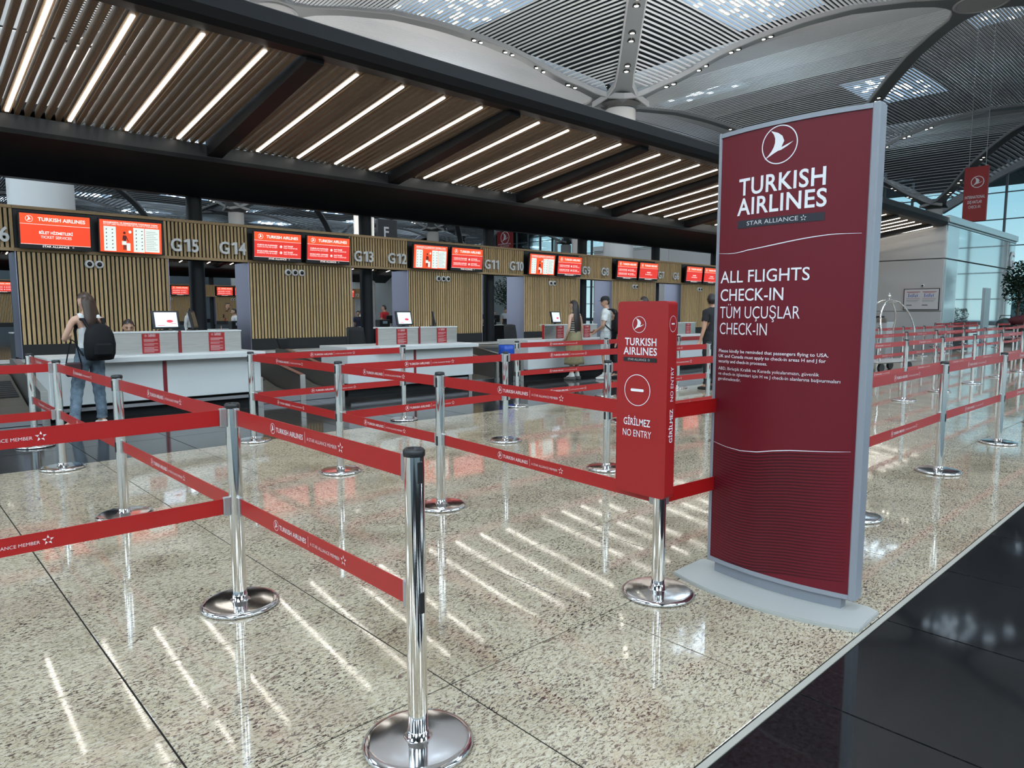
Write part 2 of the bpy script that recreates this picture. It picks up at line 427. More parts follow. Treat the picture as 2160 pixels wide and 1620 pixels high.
disc = MB().lathe([(1.15, 0), (1.2, -.05), (1.3, -.05), (1.35, 0)], 32, cap=False); disc.lathe([(0.01, -.02), (1.15, -.02)], 32, cap=False)
dm = disc.mesh('crown_disc'); dm.materials.append(EDGE)
for i in range(-1, 4):
    for j in range(-2, 5):
        c = (GX + LX * (i + .5), GY + LY * (j + .5))
        if visible(*c): link(dm, 'crown_disc', None, ceil, (*c, 17.93))
# roof deck above the louvres, with glazed openings
ROOFZ = 22.4
deck = MB(); sk = MB(); holes = []
for cx, cy, ax in panels:
    if cx < 90: holes.append((cx, cy, 4.6, 3.2) if ax else (cx, cy, 3.2, 4.6))
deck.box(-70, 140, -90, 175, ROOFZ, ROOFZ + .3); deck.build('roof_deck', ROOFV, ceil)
skm = {}
for cx, cy, hx, hy in holes:
    fd = cx * math.cos(R(46.99)) + cy * math.sin(R(46.99))
    fr = MB()
    if fd < 24: fr.box(cx - hx, cx + hx, cy - hy, cy + hy, ROOFZ - .06, ROOFZ - .01)
    else:
        MB().box(cx - hx, cx + hx, cy - hy, cy + hy, ROOFZ - .03, ROOFZ - .01).build('louvre_gap_glow', GAPGLOW, ceil)  # added glow pane, tints the dark louvre gaps blue
        rnd = random.Random(int(cx * 31 + cy))
        nx, ny = int(hx * 2 / .62), int(hy * 2 / .62)
        for q in range(nx):
            for r_ in range(ny):
                u, v = (q + .5) / nx * 2 - 1, (r_ + .5) / ny * 2 - 1
                if rnd.random() < .62 * math.exp(-1.6 * ((u + .15 * math.sin(cx)) ** 2 + v * v)):
                    x0, y0 = cx + u * hx, cy + v * hy; fr.box(x0 - .24, x0 + .2, y0 - .22, y0 + .22, ROOFZ - .06, ROOFZ - .035)
    fr.build('skylight', SKYM, ceil)
# the soft blue glow around the glazing comes from the added emissive panes

MB().box(-70, 91, 168, 168.4, -.0, 22).build('wall_back', mat('far_wall', (.30, .36, .40), .6), kind='structure')
# columns
def roof_column(x, y, label):
    t = empty('hall_column', (x, y, 0)); tag(t, label, 'column', 'round white roof columns', 'structure')
    MB().lathe([(.84, 0), (.84, 12.5), (.80, 12.54)], 40).build('shaft', COLW, t)
    MB().lathe([(.66, 12.5), (.66, 12.66), (.78, 12.72), (1.12, 12.80)], 40, cap=False).build('collar', COLLAR, t)
    return t
for i, j, lb in ((0, 0, 'widest white round column behind the far left screens'), (1, 0, 'white round column rising beyond the canopy left of the tall red banner'),
                 (1, 1, 'white round column above the header between the G13 and G12 numbers'), (1, 2, 'slim white column above the G14 counter number'),
                 (2, 2, 'slim white column above the screens left of the G11 number'), (3, 0, 'squat white column at the glass facade above the white wall'),
                 (2, 1, 'white column behind the canopy above the G8 counter'), (2, 0, 'white column hidden behind the tall red banner'),
                 (3, 1, 'distant white column beside the glass facade'), (3, 2, 'farthest white column near the glass facade')):
    roof_column(GX + LX * i, GY + LY * j, lb)

# ------------------------------------------------------------------ glass facade far end (x = 89)
FX = 89.0
MULL = mat('mullion_grey', (.13, .16, .18), .5)
wf = empty('window_1', (0, 0, 0), kind='structure')
def roofz(y):     # underside of the roof along the facade line
    t = abs(((y - GY) / LY + .5) % 1 - .5) * 2
    return eh(min(1, t * .93 + .03)) + .2
gm = MB(); mul = MB(); tr = MB()
ys = np.arange(-50, 150, 3.0)
for a in ys:
    z1 = min(roofz(a), roofz(a + 3)) + 1.5
    MB().box(FX - .02, FX + .02, a + .06, a + 2.94, .1, z1).build('pane', GLASS, wf)
for a in ys:
    MB().box(FX - .22, FX + .16, a - .09, a + .09, 0, roofz(a) + 1).build('mullion', MULL, wf)
for z in (.1, 2.9, 5.7, 8.5, 11.3, 14.1):
    MB().box(FX - .12, FX + .08, -50, 150, z - .05, z + .05).build('transom', MULL, wf)
for k in range(-3, 6):
    y0 = GY + LY * (k - .5); pts = [(FX - .3, y0 + LY * q / 16, roofz(y0 + LY * q / 16)) for q in range(17)]
    m_ = MB()
    for q in range(16):
        a, b = pts[q], pts[q + 1]
        m_.add([(FX - .5, a[1], a[2] - .7), (FX - .5, b[1], b[2] - .7), (FX - .5, b[1], b[2] + .3), (FX - .5, a[1], a[2] + .3),
                (FX + .3, a[1], a[2] - .7), (FX + .3, b[1], b[2] - .7), (FX + .3, b[1], b[2] + .3), (FX + .3, a[1], a[2] + .3)],
               [(0, 3, 2, 1), (4, 5, 6, 7), (0, 1, 5, 4)])
    m_.build('arched_edge_beam', EDGE, wf)
# slender facade columns
for y in (-29, -2.2, 24.8, 51.8, 78.8): MB().lathe([(.30, 0), (.30, 14)], 16, c=(FX - 1.5, y + 4)).build('mast', COLW, wf)
# the world outside: apron and a low terminal wing
MB().box(92, 260, -120, 240, -1.3, -1.0).build('apron', mat('apron', (.45, .46, .46), .8), kind='structure')
bw = empty('terminal_wing', (150, 60, 0), label='low white terminal wing seen through the far glass facade', cat='building')
MB().box(0, 14, -60, 40, -1, 7).build('wall', WHITEC, bw); MB().box(-1, 15, -61, 41, 7, 7.8).build('roof', EDGE, bw)
for k in range(16): MB().box(-.1, .0, -57 + 6 * k, -53 + 6 * k, 2, 5).build('window', MIRG, bw)

# ------------------------------------------------------------------ canopy over the check-in row
PB = 4.33; XB = 5.5
def slz(y): return 5.46 - (y - 10.5) * .1405
def build_canopy(dy, k0, k1, full, label, xend):
    root = empty('canopy', (0, dy, 0), label=label, cat='canopy')
    xs = XB + PB * k0 - 2
    fb = [(10.5, 5.45), (10.5, 5.80), (10.42, 5.90), (10.2, 5.90), (10.08, 5.84), (10.05, 5.62), (10.12, 5.50), (10.25, 5.45)]
    MB().prism(fb, xs, xend, 'x').build('front_beam', BLK, root)
    bb = [(14.8, 4.60), (14.86, 4.60), (14.86, 4.83), (15.2, 4.95), (16.5, 4.95), (16.5, 4.02), (15.95, 3.97), (14.8, 4.52)]
    MB().prism(bb, xs, xend, 'x').build('back_beam', BLK, root)
    MB().prism([(14.855, 4.602), (14.84, 4.602), (14.84, 4.85), (14.855, 4.85)], xs, xend, 'x').build('beam_lip', mat('lip_grey', (.045, .045, .048), .4, .2), root)
    cb = MB().prism([(10.45, 5.28 + .1), (14.9, 4.62), (14.9, 4.98), (10.45, 5.72)], -.15, .15, 'x').mesh('cross_beam'); cb.materials.append(BLK)
    def longbar(wd, z0, z1):
        return MB().add([(-wd, 10.5, slz(10.5) + z0), (wd, 10.5, slz(10.5) + z0), (wd, 14.85, slz(14.85) + z0), (-wd, 14.85, slz(14.85) + z0),
                         (-wd, 10.5, slz(10.5) + z1), (wd, 10.5, slz(10.5) + z1), (wd, 14.85, slz(14.85) + z1), (-wd, 14.85, slz(14.85) + z1)],
                        [(0, 3, 2, 1), (4, 5, 6, 7), (0, 1, 5, 4), (1, 2, 6, 5), (2, 3, 7, 6), (3, 0, 4, 7)])
    sl = longbar(.036, 0, .13).mesh('slat'); sl.materials.append(SLATC)
    hs = longbar(.062, .0, .13).mesh('light_housing'); hs.materials.append(SLATC)
    lt = MB().add([(-.026, 10.62, slz(10.62) - .018), (.026, 10.62, slz(10.62) - .018), (.026, 14.72, slz(14.72) - .018), (-.026, 14.72, slz(14.72) - .018),
                   (-.026, 10.62, slz(10.62) + .0), (.026, 10.62, slz(10.62) + .0), (.026, 14.72, slz(14.72) + .0), (-.026, 14.72, slz(14.72) + .0)],
                  [(0, 3, 2, 1), (4, 5, 6, 7), (0, 1, 5, 4), (1, 2, 6, 5), (2, 3, 7, 6), (3, 0, 4, 7)]).mesh('lamp'); lt.materials.append(LAMP)
    far_ = MB()
    for k in range(k0, k1):
        x = XB + PB * k
        link(cb, 'cross_beam', None, root, (x, 0, 0))
        for j in range(-4, 23):
            xx = x + .85 + .1525 * j
            if xx > xend - .1 or xx < x + .22 or xx > x + PB - .2: continue
            if j % 6 == 0 and 0 <= j <= 18:
                h = link(hs, 'light_housing', None, root, (xx, 0, 0)); link(lt, 'lamp', None, h)
            elif full: link(sl, 'slat', None, root, (xx, 0, 0))
            else: far_.add([(v.co.x + xx, v.co.y, v.co.z) for v in sl.vertices], [tuple(p.vertices) for p in sl.polygons])
    if not full: far_.build('slats', SLATC, root, kind='stuff')
    # made-up lamps and housings added on the beams to brighten the vault
    for k in range(k0 + 1, k1, 2 if full else 3):
        ux = XB + PB * k + 1.2
        u_ = MB().bbox(ux - .6, ux + .6, 14.95, 15.45, 4.96, 5.12, .02).build('added_uplight', BLK, root)
        ld = bpy.data.lights.new('added_uplight_lamp', 'AREA'); ld.shape = 'RECTANGLE'; ld.size = 1.1; ld.size_y = .4; ld.energy = FILLW * (1 if full else 2.2); ld.color = (1.0, .97, .93)
        lo = bpy.data.objects.new('added_uplight_lamp', ld); COL.objects.link(lo); lo.parent = root; lo.location = (ux, 15.2, 5.15); lo.rotation_euler = (PI, 0, 0)
    # thin hangers above
    for k in range(k0, k1):
        for yy in (11.6, 13.4): MB().tube([(XB + PB * k, yy, slz(yy) + .3), (XB + PB * k, yy, slz(yy) + .75), (XB + PB * (k + 1), yy, slz(yy) + .75), (XB + PB * (k + 1), yy, slz(yy) + .3)], .02, 5).build('tie_rod', BLK, root)
    col = MB().lathe([(.165, 0), (.165, 4.05)], 24).mesh('post'); col.materials.append(BLK)
    for k in range(k0, k1): link(col, 'post', None, root, (XB + .02 + PB * k, 16.25, 0))
    return root
build_canopy(0, -2, 8, True, 'long timber slatted canopy with black beams and light strips over the check-in row', 36.95)
build_canopy(35.4, 0, 8, False, 'distant slatted canopy with light strips over the second check-in row', 33.0)

# ------------------------------------------------------------------ slatted partitions and header
WY = 15.7; PX0 = 2.13; PWID = 2.62
FH0, FH1 = 2.585, 3.42
slat_m = MB().bbox(-.024, .024, -.03, 0, .86, 2.58, .003).mesh('slat'); slat_m.materials.append(SLATW)
slat_h = MB().bbox(-.024, .024, -.03, 0, FH0 + .06, FH1 - .06, .003).mesh('slat'); slat_h.materials.append(SLATW)
def partition(k, dy, label, full=True):
    t = empty('slatted_partition', (PX0 + PB * k - (.9 if dy else 0), WY + dy, 0)); tag(t, label, 'partition')
    MB().box(0, PWID, 0.0, .72, .86, 2.585).build('backing', BLKM, t)
    MB().box(-.012, .0, -.035, .74, .60, 2.585).build('steel_side', STEELG, t)
    MB().box(PWID, PWID + .012, -.035, .74, .60, 2.585).build('steel_side', STEELG, t)
    MB().box(.0, PWID, -.02, .72, .60, .858).build('black_base', BLKP, t)
    n = int(PWID / .077)
    if full:
        for i in range(n): link(slat_m, 'slat', None, t, (.045 + .0772 * i, 0, 0))
    else:
        b = MB()
        for i in range(n): b.box(.02 + .0772 * i, .07 + .0772 * i, -.03, 0, .86, 2.58)
        b.build('slats', SLATW, t, kind='stuff')
    return t
def header(k, dy, label, full=True):
    t = empty('slatted_header', (PX0 + PB * k - (.9 if dy else 0), WY + dy, 0)); tag(t, label, 'header')
    MB().box(-.02, PB - .022, 0.005, .34, FH0, FH1).build('backing', BLKM, t)
    MB().bbox(-.02, PB - .022, -.05, .35, FH1 - .06, FH1, .004).build('top_rail', TRIMW, t)
    MB().bbox(-.02, PB - .022, -.05, .35, FH0, FH0 + .06, .004).build('bottom_rail', TRIMW, t)
    xs = [x for x in np.arange(.045, PB - .02, .0772) if x > PWID - .03]
    if full:
        for x in xs: link(slat_h, 'slat', None, t, (float(x), 0, 0))
    else:
        b = MB()
        for x in xs: b.box(x - .024, x + .024, -.03, 0, FH0 + .06, FH1 - .06)
        b.build('slats', SLATW, t, kind='stuff')
    MB().box(0, PWID - .03, -.01, .0, FH0 + .06, FH1 - .06).build('screen_board', BLKP, t)
    return t
pl = ['slatted oak partition below the ticket services screen', 'slatted oak partition between the G14 and G13 openings', 'slatted oak partition between the G12 and G11 openings',
      'slatted oak partition between the G10 and G9 openings', 'slatted oak partition behind the red no entry sign', 'slatted oak partition just left of the tall red banner']
hl = ['slatted header carrying the numbers G15 and G14', 'slatted header carrying the numbers G13 and G12', 'slatted header carrying the numbers G11 and G10',
      'slatted header carrying the numbers G9 and G8', 'slatted header carrying the numbers G7 and G6', 'slatted header hidden behind the tall red banner']
for k in range(6):
    partition(k, 0, pl[k]); header(k, 0, hl[k])
for k, o_ in ((6, 'second'), (7, 'third')):
    partition(k, 0, '%s of the slatted partitions hidden behind the tall red banner' % o_, False); header(k, 0, '%s of the header sections hidden behind the tall red banner' % o_, False)
partition(-1, 0, 'slatted oak partition cut by the left edge of the photo', False); header(-1, 0, 'slatted header with the number G16 at the left edge', False)
SEC = {0: 'past the far left partition', 1: 'behind the far left partition', 2: 'at the left jamb of the opening under G15', 3: 'just left of the black post under G15', 4: 'right of the black post under G14',
       5: 'behind the partition between G14 and G13', 6: 'around the black post under G12'}
for k, pl_ in SEC.items():
    partition(k, 35.4, 'second row slatted partition seen ' + pl_, False)['group'] = 'partitions of the second check-in row'
    header(k, 35.4, 'second row slatted header seen ' + pl_, False)['group'] = 'headers of the second check-in row'

# counter numbers
def number(txt, x, dy=0, s=.37, label=None):
    mb = MB(); cx = 0.
    for ch in txt:
        if ch == '1':
            cx -= .035
            mb.prism([(cx + .115, 0), (cx + .175, 0), (cx + .175, .262), (cx + .12, .262), (cx + .045, .225), (cx + .060, .180), (cx + .115, .205)], -.035, .035); cx += .205
        else:
            tm = textmesh(ch, s, .022, .88, thick=.035); x0 = min(v[0] for v in tm[0]); w0 = max(v[0] for v in tm[0]) - x0
            put(mb, tm, cx - x0, 0); cx += w0 + .035
    o = mb.build('counter_number', mat('letter_grey', (.62, .61, .60), .45, .2)); o.location = (x, WY - .07 + dy, 2.75)
    return tag(o, label or 'raised pale grey counter number %s on the slatted header' % txt, 'number sign')
for i, (a, b) in enumerate((('G15', 'G14'), ('G13', 'G12'), ('G11', 'G10'), ('G9', 'G8'), ('G7', 'G6'))):
    number(a, 4.80 + PB * i); number(b, 5.80 + PB * i)
number('G16', 5.80 - PB)
number('F9', 17.1, 35.4); number('F2', 29.9, 35.4)

# ------------------------------------------------------------------ overhead screens
def scr_content(kind, W, Hh):
    """list of (material, MB) flat prints on a W x H screen, origin lower left"""
    out = []
    o, r, t, wh, kk = MB(), MB(), MB(), MB(), MB()
    if kind == 'prohib':
        rect(o, 0, W, 0, Hh); y = -.004
        for x0, x1, z0, z1 in ((.06, .25, .03, .80), (.53, .71, .03, .80), (.72, .96, .05, .80)):
            rect(wh, x0 * W, x1 * W, z0 * Hh, z1 * Hh, y)
        put(t, textmesh('BAGAJINIZDA VE ÜZERİNİZDE TAŞINMASI YASAK', .04, .02), .06 * W, .90 * Hh, -.004, .88 * W)
        put(t, textmesh('DO NOT CARRY PROHIBITED ITEMS ON YOU AND IN YOUR BAGGAGE', .04, .0), .06 * W, .84 * Hh, -.004, .88 * W)
        for c in range(2):
            for q in range(6):
                for bx, e in ((.10, .10), (.575, .10)):
                    cx, cz = (bx + c * .095) * W, (.13 + q * .115) * Hh
                    kk.add([(cx + .014 * math.cos(a * PI / 3 + q), -.008, cz + .017 * math.sin(a * PI / 3 + q)) for a in range(6) if (a + q + c) % 3], [(0, 1, 2, 3)])
        for q in range(11): rect(kk, .74 * W, (.93 - .03 * (q % 3)) * W, (.12 + q * .058) * Hh, (.128 + q * .058) * Hh, -.008)
        cx = .385 * W
        kk.add([(cx + .024 * math.cos(a * PI / 6), -.008, .62 * Hh + .026 * math.sin(a * PI / 6)) for a in range(12)], [tuple(range(12))])
        kk.add([(cx - .045, -.008, .34 * Hh), (cx - .028, -.008, .54 * Hh), (cx + .028, -.008, .54 * Hh), (cx + .075, -.008, .36 * Hh), (cx + .066, -.008, .34 * Hh), (cx + .03, -.008, .46 * Hh), (cx + .025, -.008, .08 * Hh), (cx + .006, -.008, .08 * Hh), (cx, -.008, .28 * Hh), (cx - .006, -.008, .08 * Hh), (cx - .025, -.008, .08 * Hh), (cx - .025, -.008, .44 * Hh)], [tuple(range(12))])
        rect(wh, cx - .05, cx + .03, .24 * Hh, .36 * Hh, -.012); rect(wh, cx + .035, cx + .10, .06 * Hh, .30 * Hh, -.012)
        wh.add([(cx + .10 + .028 * math.cos(a * PI / 6), -.008, .66 * Hh + .03 * math.sin(a * PI / 6)) for a in range(12)], [tuple(range(12))])
        return [(SCR_O, o), (SCR_W, wh), (SCR_T, t), (SCR_K, kk)]
    b = .10 * Hh
    rect(o, 0, W, .70 * Hh, Hh); rect(r, 0, W, b, .69 * Hh); rect(t, 0, W, .69 * Hh, .70 * Hh); rect(t, 0, W, b, b + .008)
    y = -.004
    logo(t, .13 * W, .845 * Hh, .095 * Hh, y, .1, 24); put(t, textmesh('TURKISH AIRLINES', .09, .02), .25 * W, .80 * Hh, y, .68 * W)
    put(t, textmesh('STAR ALLIANCE', .05, .01), .30 * W, .025 * Hh, y, .38 * W); star(t, .74 * W, .055 * Hh, .03 * Hh, y)
    if kind == 'ticket':
        put(t, textmesh('BİLET HİZMETLERİ', .07, .02), .26 * W, .42 * Hh, y, .48 * W); put(t, textmesh('TICKET SERVICES', .07, .0), .28 * W, .29 * Hh, y, .44 * W)
        return [(SCR_O, o), (mat('screen_deep_orange', (.3, .05, .02), .3, emit=(.90, .055, .015), es=0.55), r), (SCR_T, t)]
    if kind == 'info':
        for zz, a1, a2, b1, b2 in ((.52, 'CHECK-IN KAPANIŞI', 'CHECK-IN WILL BE CLOSED', 'SAAT ÖNCESİ', 'PRIOR TO DEPARTURE'), (.30, 'BAGAJ KABUL KAPANIŞI', 'BOARDING WILL BE CLOSED', 'SAAT ÖNCESİ', 'PRIOR TO DEPARTURE')):
            put(t, textmesh(a1, .04, .02), .06 * W, zz * Hh, y, .42 * W); put(t, textmesh(a2, .04, .0), .06 * W, (zz - .07) * Hh, y, .42 * W)
            logo(t, .56 * W, zz * Hh - .005, .05 * Hh, y, .25, 16); rect(t, .55 * W, .572 * W, (zz - .03) * Hh, (zz + .02) * Hh, y)
            put(t, textmesh(b1, .04, .02), .62 * W, zz * Hh, y, .2 * W); put(t, textmesh(b2, .04, .0), .62 * W, (zz - .07) * Hh, y, .30 * W)
    else:
        a, c = (('BANKO', 'KAPALI') if kind == 'closed' else ('BAGAJ', 'DROP & BAGGAGE'))
        put(t, textmesh(a, .06, .02), .40 * W, .42 * Hh, y, .2 * W); put(t, textmesh(c, .06, .0), .32 * W, .30 * Hh, y, .36 * W)
    return [(SCR_O, o), (SCR_R, r), (SCR_T, t)]
SW, SH = 1.16, .66
def screen(kind, x, dy=0, label='', sc=1, group=None):
    t = empty('overhead_screen', (x - (.9 if dy else 0), WY - .20 + dy, 2.63)); tag(t, label, 'screen', group)
    t.rotation_euler = (R(5), 0, 0)
    MB().bbox(0, SW, 0, .07, 0, SH, .006).build('bezel', BLKP, t)
    MB().box(.2, SW - .2, .07, .18, .2, .45).build('bracket', BLKP, t)
    m = 0.022
    Hh = SH - 2 * m
    img = None
    for i, (mm, mb) in enumerate(scr_content(kind, SW - 2 * m, Hh)):
        mb.v = [(a + m, b - .002 - (.002 if i else 0), c + m) for a, b, c in mb.v]
        o = mb.build('screen_image' if img is None else 'screen_print', mm, t if img is None else img)
        if img is None: img = o
    return t
sc_cfg = [('ticket', 'prohib'), ('info', 'info'), ('prohib', 'info'), ('prohib', 'info'), ('info', 'closed'), ('small', 'small')]
sc_lab = [('orange ticket services screen at the far left of the header', 'prohibited items screen with luggage figure, left of the number G15'),
          ('red airline screen just right of the number G14', 'red airline screen just left of the number G13'),
          ('prohibited items screen just right of the number G12', 'red airline screen just left of the number G11'),
          ('prohibited items screen just right of the number G10', 'red airline screen just left of the number G9'),
          ('red airline screen just right of the number G8', 'red screen with one short message left of the number G7'),
          ('red screen with short message just right of the number G6', 'red screen half hidden behind the tall red banner')]
for k in range(6):
    for i in range(2): screen(sc_cfg[k][i], (2.17 if i == 0 else 3.45) + PB * k, 0, sc_lab[k][i])
for k, pl_ in SEC.items():
    for i in range(2):
        screen('info' if (k + i) % 3 else 'prohib', (2.17 if i == 0 else 3.45) + PB * k, 35.4, '%s second row red screen seen %s' % (('left', 'right')[i], pl_), group='screens of the second check-in row')
# cameras
def camera_dome(x, z, tilt, label, dy=0, grp=None):
    t = empty('security_camera', (x - (.9 if dy else 0), WY - .04 + dy, z)); tag(t, label, 'camera', grp); t.rotation_euler = (0, 0, R(tilt))
    b = MB(); n = 20
    prof = [(.080, 0), (.080, -.03), (.072, -.045), (.050, -.05)]
    vs = []; 
    for r_, d in prof:
        for i in range(n): vs.append((r_ * math.cos(2 * PI * i / n), d, r_ * math.sin(2 * PI * i / n)))
    b.add(vs, [(q * n + i, q * n + (i + 1) % n, (q + 1) * n + (i + 1) % n, (q + 1) * n + i) for q in range(3) for i in range(n)], True)
    b.f.append(tuple(3 * n + i for i in range(n))); b.mi.append(0); b.sm.append(False)
    b.build('housing', mat('camera_white', (.72, .72, .72), .4), t)
    MB().ball((.0, -.045, 0), .046, 14).build('dome', mat('dome_black', (.005, .005, .006), .08), t)
cams = [(3.30, 2), (3.05, 3), (3.12, 3), (3.30, 2), (3.35, 2), (3.35, 2)]
seq = ['left', 'middle', 'right']
where = ['under the ticket services screens', 'under the screens between G14 and G13', 'under the screens between G12 and G11', 'under the screens between G10 and G9', 'above the no entry sign', 'above the man in the black polo']
for k, (x, n) in enumerate(cams):
    for i in range(n):
        camera_dome(x + PB * k + .17 * i, 2.40, 0, '%s white dome camera %s' % (seq[i] if n == 3 else ('left', 'right')[i], where[k]))
for k, pl_ in SEC.items():
    for i in range(2): camera_dome(3.3 + PB * k + .17 * i, 2.4, 0, '%s tiny second row dome camera seen %s' % (('left', 'right')[i], pl_), 35.4, 'cameras of the second check-in row')

# ------------------------------------------------------------------ check-in counters
CX0 = 1.70; CW = 2.80; CY = 10.6
def leaflet_print(wd, hh):
    t = MB(); logo(t, .05, hh - .03, .017, 0, .14, 20)
    put(t, textmesh('TURKISH', .03, .02), .08, hh - .028, 0, .10); put(t, textmesh('AIRLINES', .03, .02), .08, hh - .046, 0, .10)
    for q in range(12):
        if q in (3, 6): continue
        L_ = wd - .05 - (.05 if q % 3 == 2 else 0)
        rect(t, .022, .022 + L_, hh - .085 - q * .0165, hh - .080 - q * .0165)
    return t
def monitor(x, z, y, rz, label, on=True, tilt=12):
    t = empty('monitor', (x, y, z), R(rz)); tag(t, label, 'monitor')
    a = MB(); 
    a.bbox(-.20, .20, -.015, .02, .03, .30, .006); o = a.build('bezel', BLKP, t); o.rotation_euler = (R(-tilt), 0, 0)
    s = MB(); rect(s, -.165, .165, .055, .275, -.017); q = s.build('display', MON if on else mat('monitor_off', (.06, .05, .05), .15), t); q.rotation_euler = (R(-tilt), 0, 0)
    if on:
        p = MB(); p.add([(.05 + .05 * math.cos(k * PI / 5), -.019, .14 + .022 * math.sin(k * PI / 5)) for k in range(10)], [tuple(range(10))])
        rect(p, .06, .14, .10, .106, -.019); rect(p, -.13, -.03, .075, .083, -.019)
        p.build('picture', mat('monitor_red', (.3, .02, .03), .3, emit=(.6, .02, .04), es=.9), q)
    MB().bbox(-.09, .09, -.02, .12, 0, .015, .004).box(-.03, .03, .03, .06, .01, .15).build('stand', BLKP, t)
    return t
def counter(k, label, posters=True):
    t = empty('check_in_counter', (CX0 + PB * k, CY, 0)); tag(t, label, 'counter')
    h = CW / 2
    MB().bbox(0, h - .025, 0, .95, .23, .80, .008).build('front_panel', WHITEC, t)
    MB().bbox(h + .025, CW, 0, .95, .23, .80, .008).build('front_panel', WHITEC, t)
    MB().box(h - .025, h + .025, .004, .94, .23, .80).build('red_divider', REDD, t)
    MB().bbox(.0, CW, .02, 1.0, .80, .865, .006).build('desk_top', WHITEC, t)
    MB().bbox(.55, CW + .02, -.16, .32, .785, .86, .008).build('bag_ledge', WHITEC, t)
    MB().box(.12, CW - .06, .22, .9, 0, .23).build('kick_base', BLKM, t)
    MB().bbox(.10, CW - .05, .10, .14, .13, .19, .006).build('foot_rail', STEELD, t)
    for x in (.3, CW - .3): MB().box(x - .03, x + .03, .14, .24, .14, .18).build('rail_bracket', STEELD, t)
    u0, u1 = .80, 2.63; um = (u0 + u1) / 2
    up = []
    for a, b in ((u0, um - .022), (um + .022, u1)):
        o = MB().bbox(a, b, .30, .35, .862, 1.165, .004).build('screen_panel', STEEL, t)
        MB().bbox(a - .003, b + .003, .285, .46, 1.165, 1.19, .004).build('top_lip', WHITEC, o)
    MB().box(um - .022, um + .022, .292, .36, .862, 1.192).build('red_divider', REDD, t)
    MB().box(u0 - .012, u0 - .002, .30, .36, .865, 1.18).build('red_end_panel', RED, t)
    for a in (u0 + .40, um + .42):
        n = link(MB().box(0, .235, -.003, 0, 0, .285).mesh('notice'), 'notice', REDS, t, (a, .297, .872))
        leaflet_print(.235, .285).build('notice_print', mat('notice_white', (.62, .45, .45), .5), n).location = (0, -.0045, 0)
    return t
clab = ['white check-in counter with two red notices beside the woman with the black backpack', 'white check-in counter with two red notices below the G13 and G12 numbers',
        'white check-in counter in front of the couple', 'white check-in counter right of the no entry sign, before the man in black', 'white check-in counter hidden behind the tall red banner', 'farthest white check-in counter of the row']
for k in range(6): counter(k, clab[k])
tag(monitor(3.30, 1.19, 11.08, 8, 'lit monitor turned to customers on the counter left of the black post'))
monitor(3.72, 1.19, 11.1, 62, 'dark monitor turned sideways on the first counter', False)
monitor(7.55, 1.19, 11.08, 8, 'lit monitor with round picture on the second counter')
monitor(8.28, 1.19, 11.1, 55, 'lit monitor turned sideways on the second counter')
monitor(11.80, 1.19, 11.12, 12, 'lit monitor on the counter left of the woman in the striped top')

# ------------------------------------------------------------------ baggage conveyors
RUB = darkstone('conveyor_rubber', (.085, .075, .06), (.13, .115, .095), .55)
def scale_unit(k, label):
    t = empty('baggage_scale', (CX0 + PB * k - 1.49, 10.75, 0)); tag(t, label, 'conveyor')
    W = 1.45
    MB().bbox(.02, W / 2 - .006, 0, .5, 0, .10, .006).build('front_plinth', STEELD, t)
    MB().bbox(W / 2 + .006, W - .02, 0, .5, 0, .10, .006).build('front_plinth', STEELD, t)
    for a, b in ((.07, W / 2 - .06), (W / 2 + .06, W - .07)):
        MB().prism([(.06, .0), (2.55, .0), (2.55, .50), (2.3, .50), (.9, .17), (.06, .11)], a, b, 'x').build('belt_surface', RUB, t)
        m = MB()
        for q in range(9): m.prism([(1.25 + q * .085, .262 + q * .020), (1.29 + q * .085, .272 + q * .020), (1.29 + q * .085, .285 + q * .020), (1.25 + q * .085, .275 + q * .020)], a + .04, b - .04, 'x')
        m.build('roller_ribs', mat('rib_dark', (.03, .03, .03), .5), t)
    for x, nm in ((.0, 'side_guard'), (W / 2, 'centre_guard'), (W, 'side_guard')):
        MB().prism([(-.0, 0), (2.55, 0), (2.55, .74), (2.1, .74), (.0, .42)], x - .032, x + .032, 'x').build(nm, mat('guard_steel', (.26, .25, .235), .38, .8), t)
        MB().prism([(-.004, .42), (2.1, .742), (2.1, .757), (-.004, .435)], x - .045, x + .045, 'x').build('guard_cap', STEEL, t)
        MB().box(x - .045, x + .045, -.012, .0, 0, .43).build('guard_post', STEEL, t)
    MB().box(0, W, 2.62, 2.66, .0, .56).build('rear_panel', BLKP, t)
    m = MB()
    for q in range(int(W / .05)): m.box(.02 + q * .05, .035 + q * .05, 2.60, 2.62, .05, .52)
    m.build('rear_fins', mat('fin_dark', (.06, .055, .05), .5), t, kind='stuff')
    return t
sl_ = ['inclined baggage scale conveyor at the far left edge', 'pair of inclined baggage scale belts between the first and second counters', 'pair of baggage scale belts between the second and third counters',
       'baggage scale belts between the third and fourth counters, behind the sign', 'baggage scale belts right of the man in black', 'baggage scale belts hidden behind the banner']
for k in range(6): scale_unit(k, sl_[k])
t = empty('collector_conveyor', (-4, 13.45, 0)); tag(t, 'long steel collector conveyor running behind the check-in counters', 'conveyor')
MB().box(0, 31.5, 0, 2.1, 0, .55).build('frame', STEELD, t); MB().bbox(0, 31.5, -.06, .10, .55, .62, .006).build('steel_edge', STEEL, t)
MB().box(0, 31.5, .12, 1.2, .55, .585).build('belt', RUB, t); MB().bbox(0, 31.5, 1.22, 2.1, .55, .60, .005).build('rear_shelf', WHITEC, t)
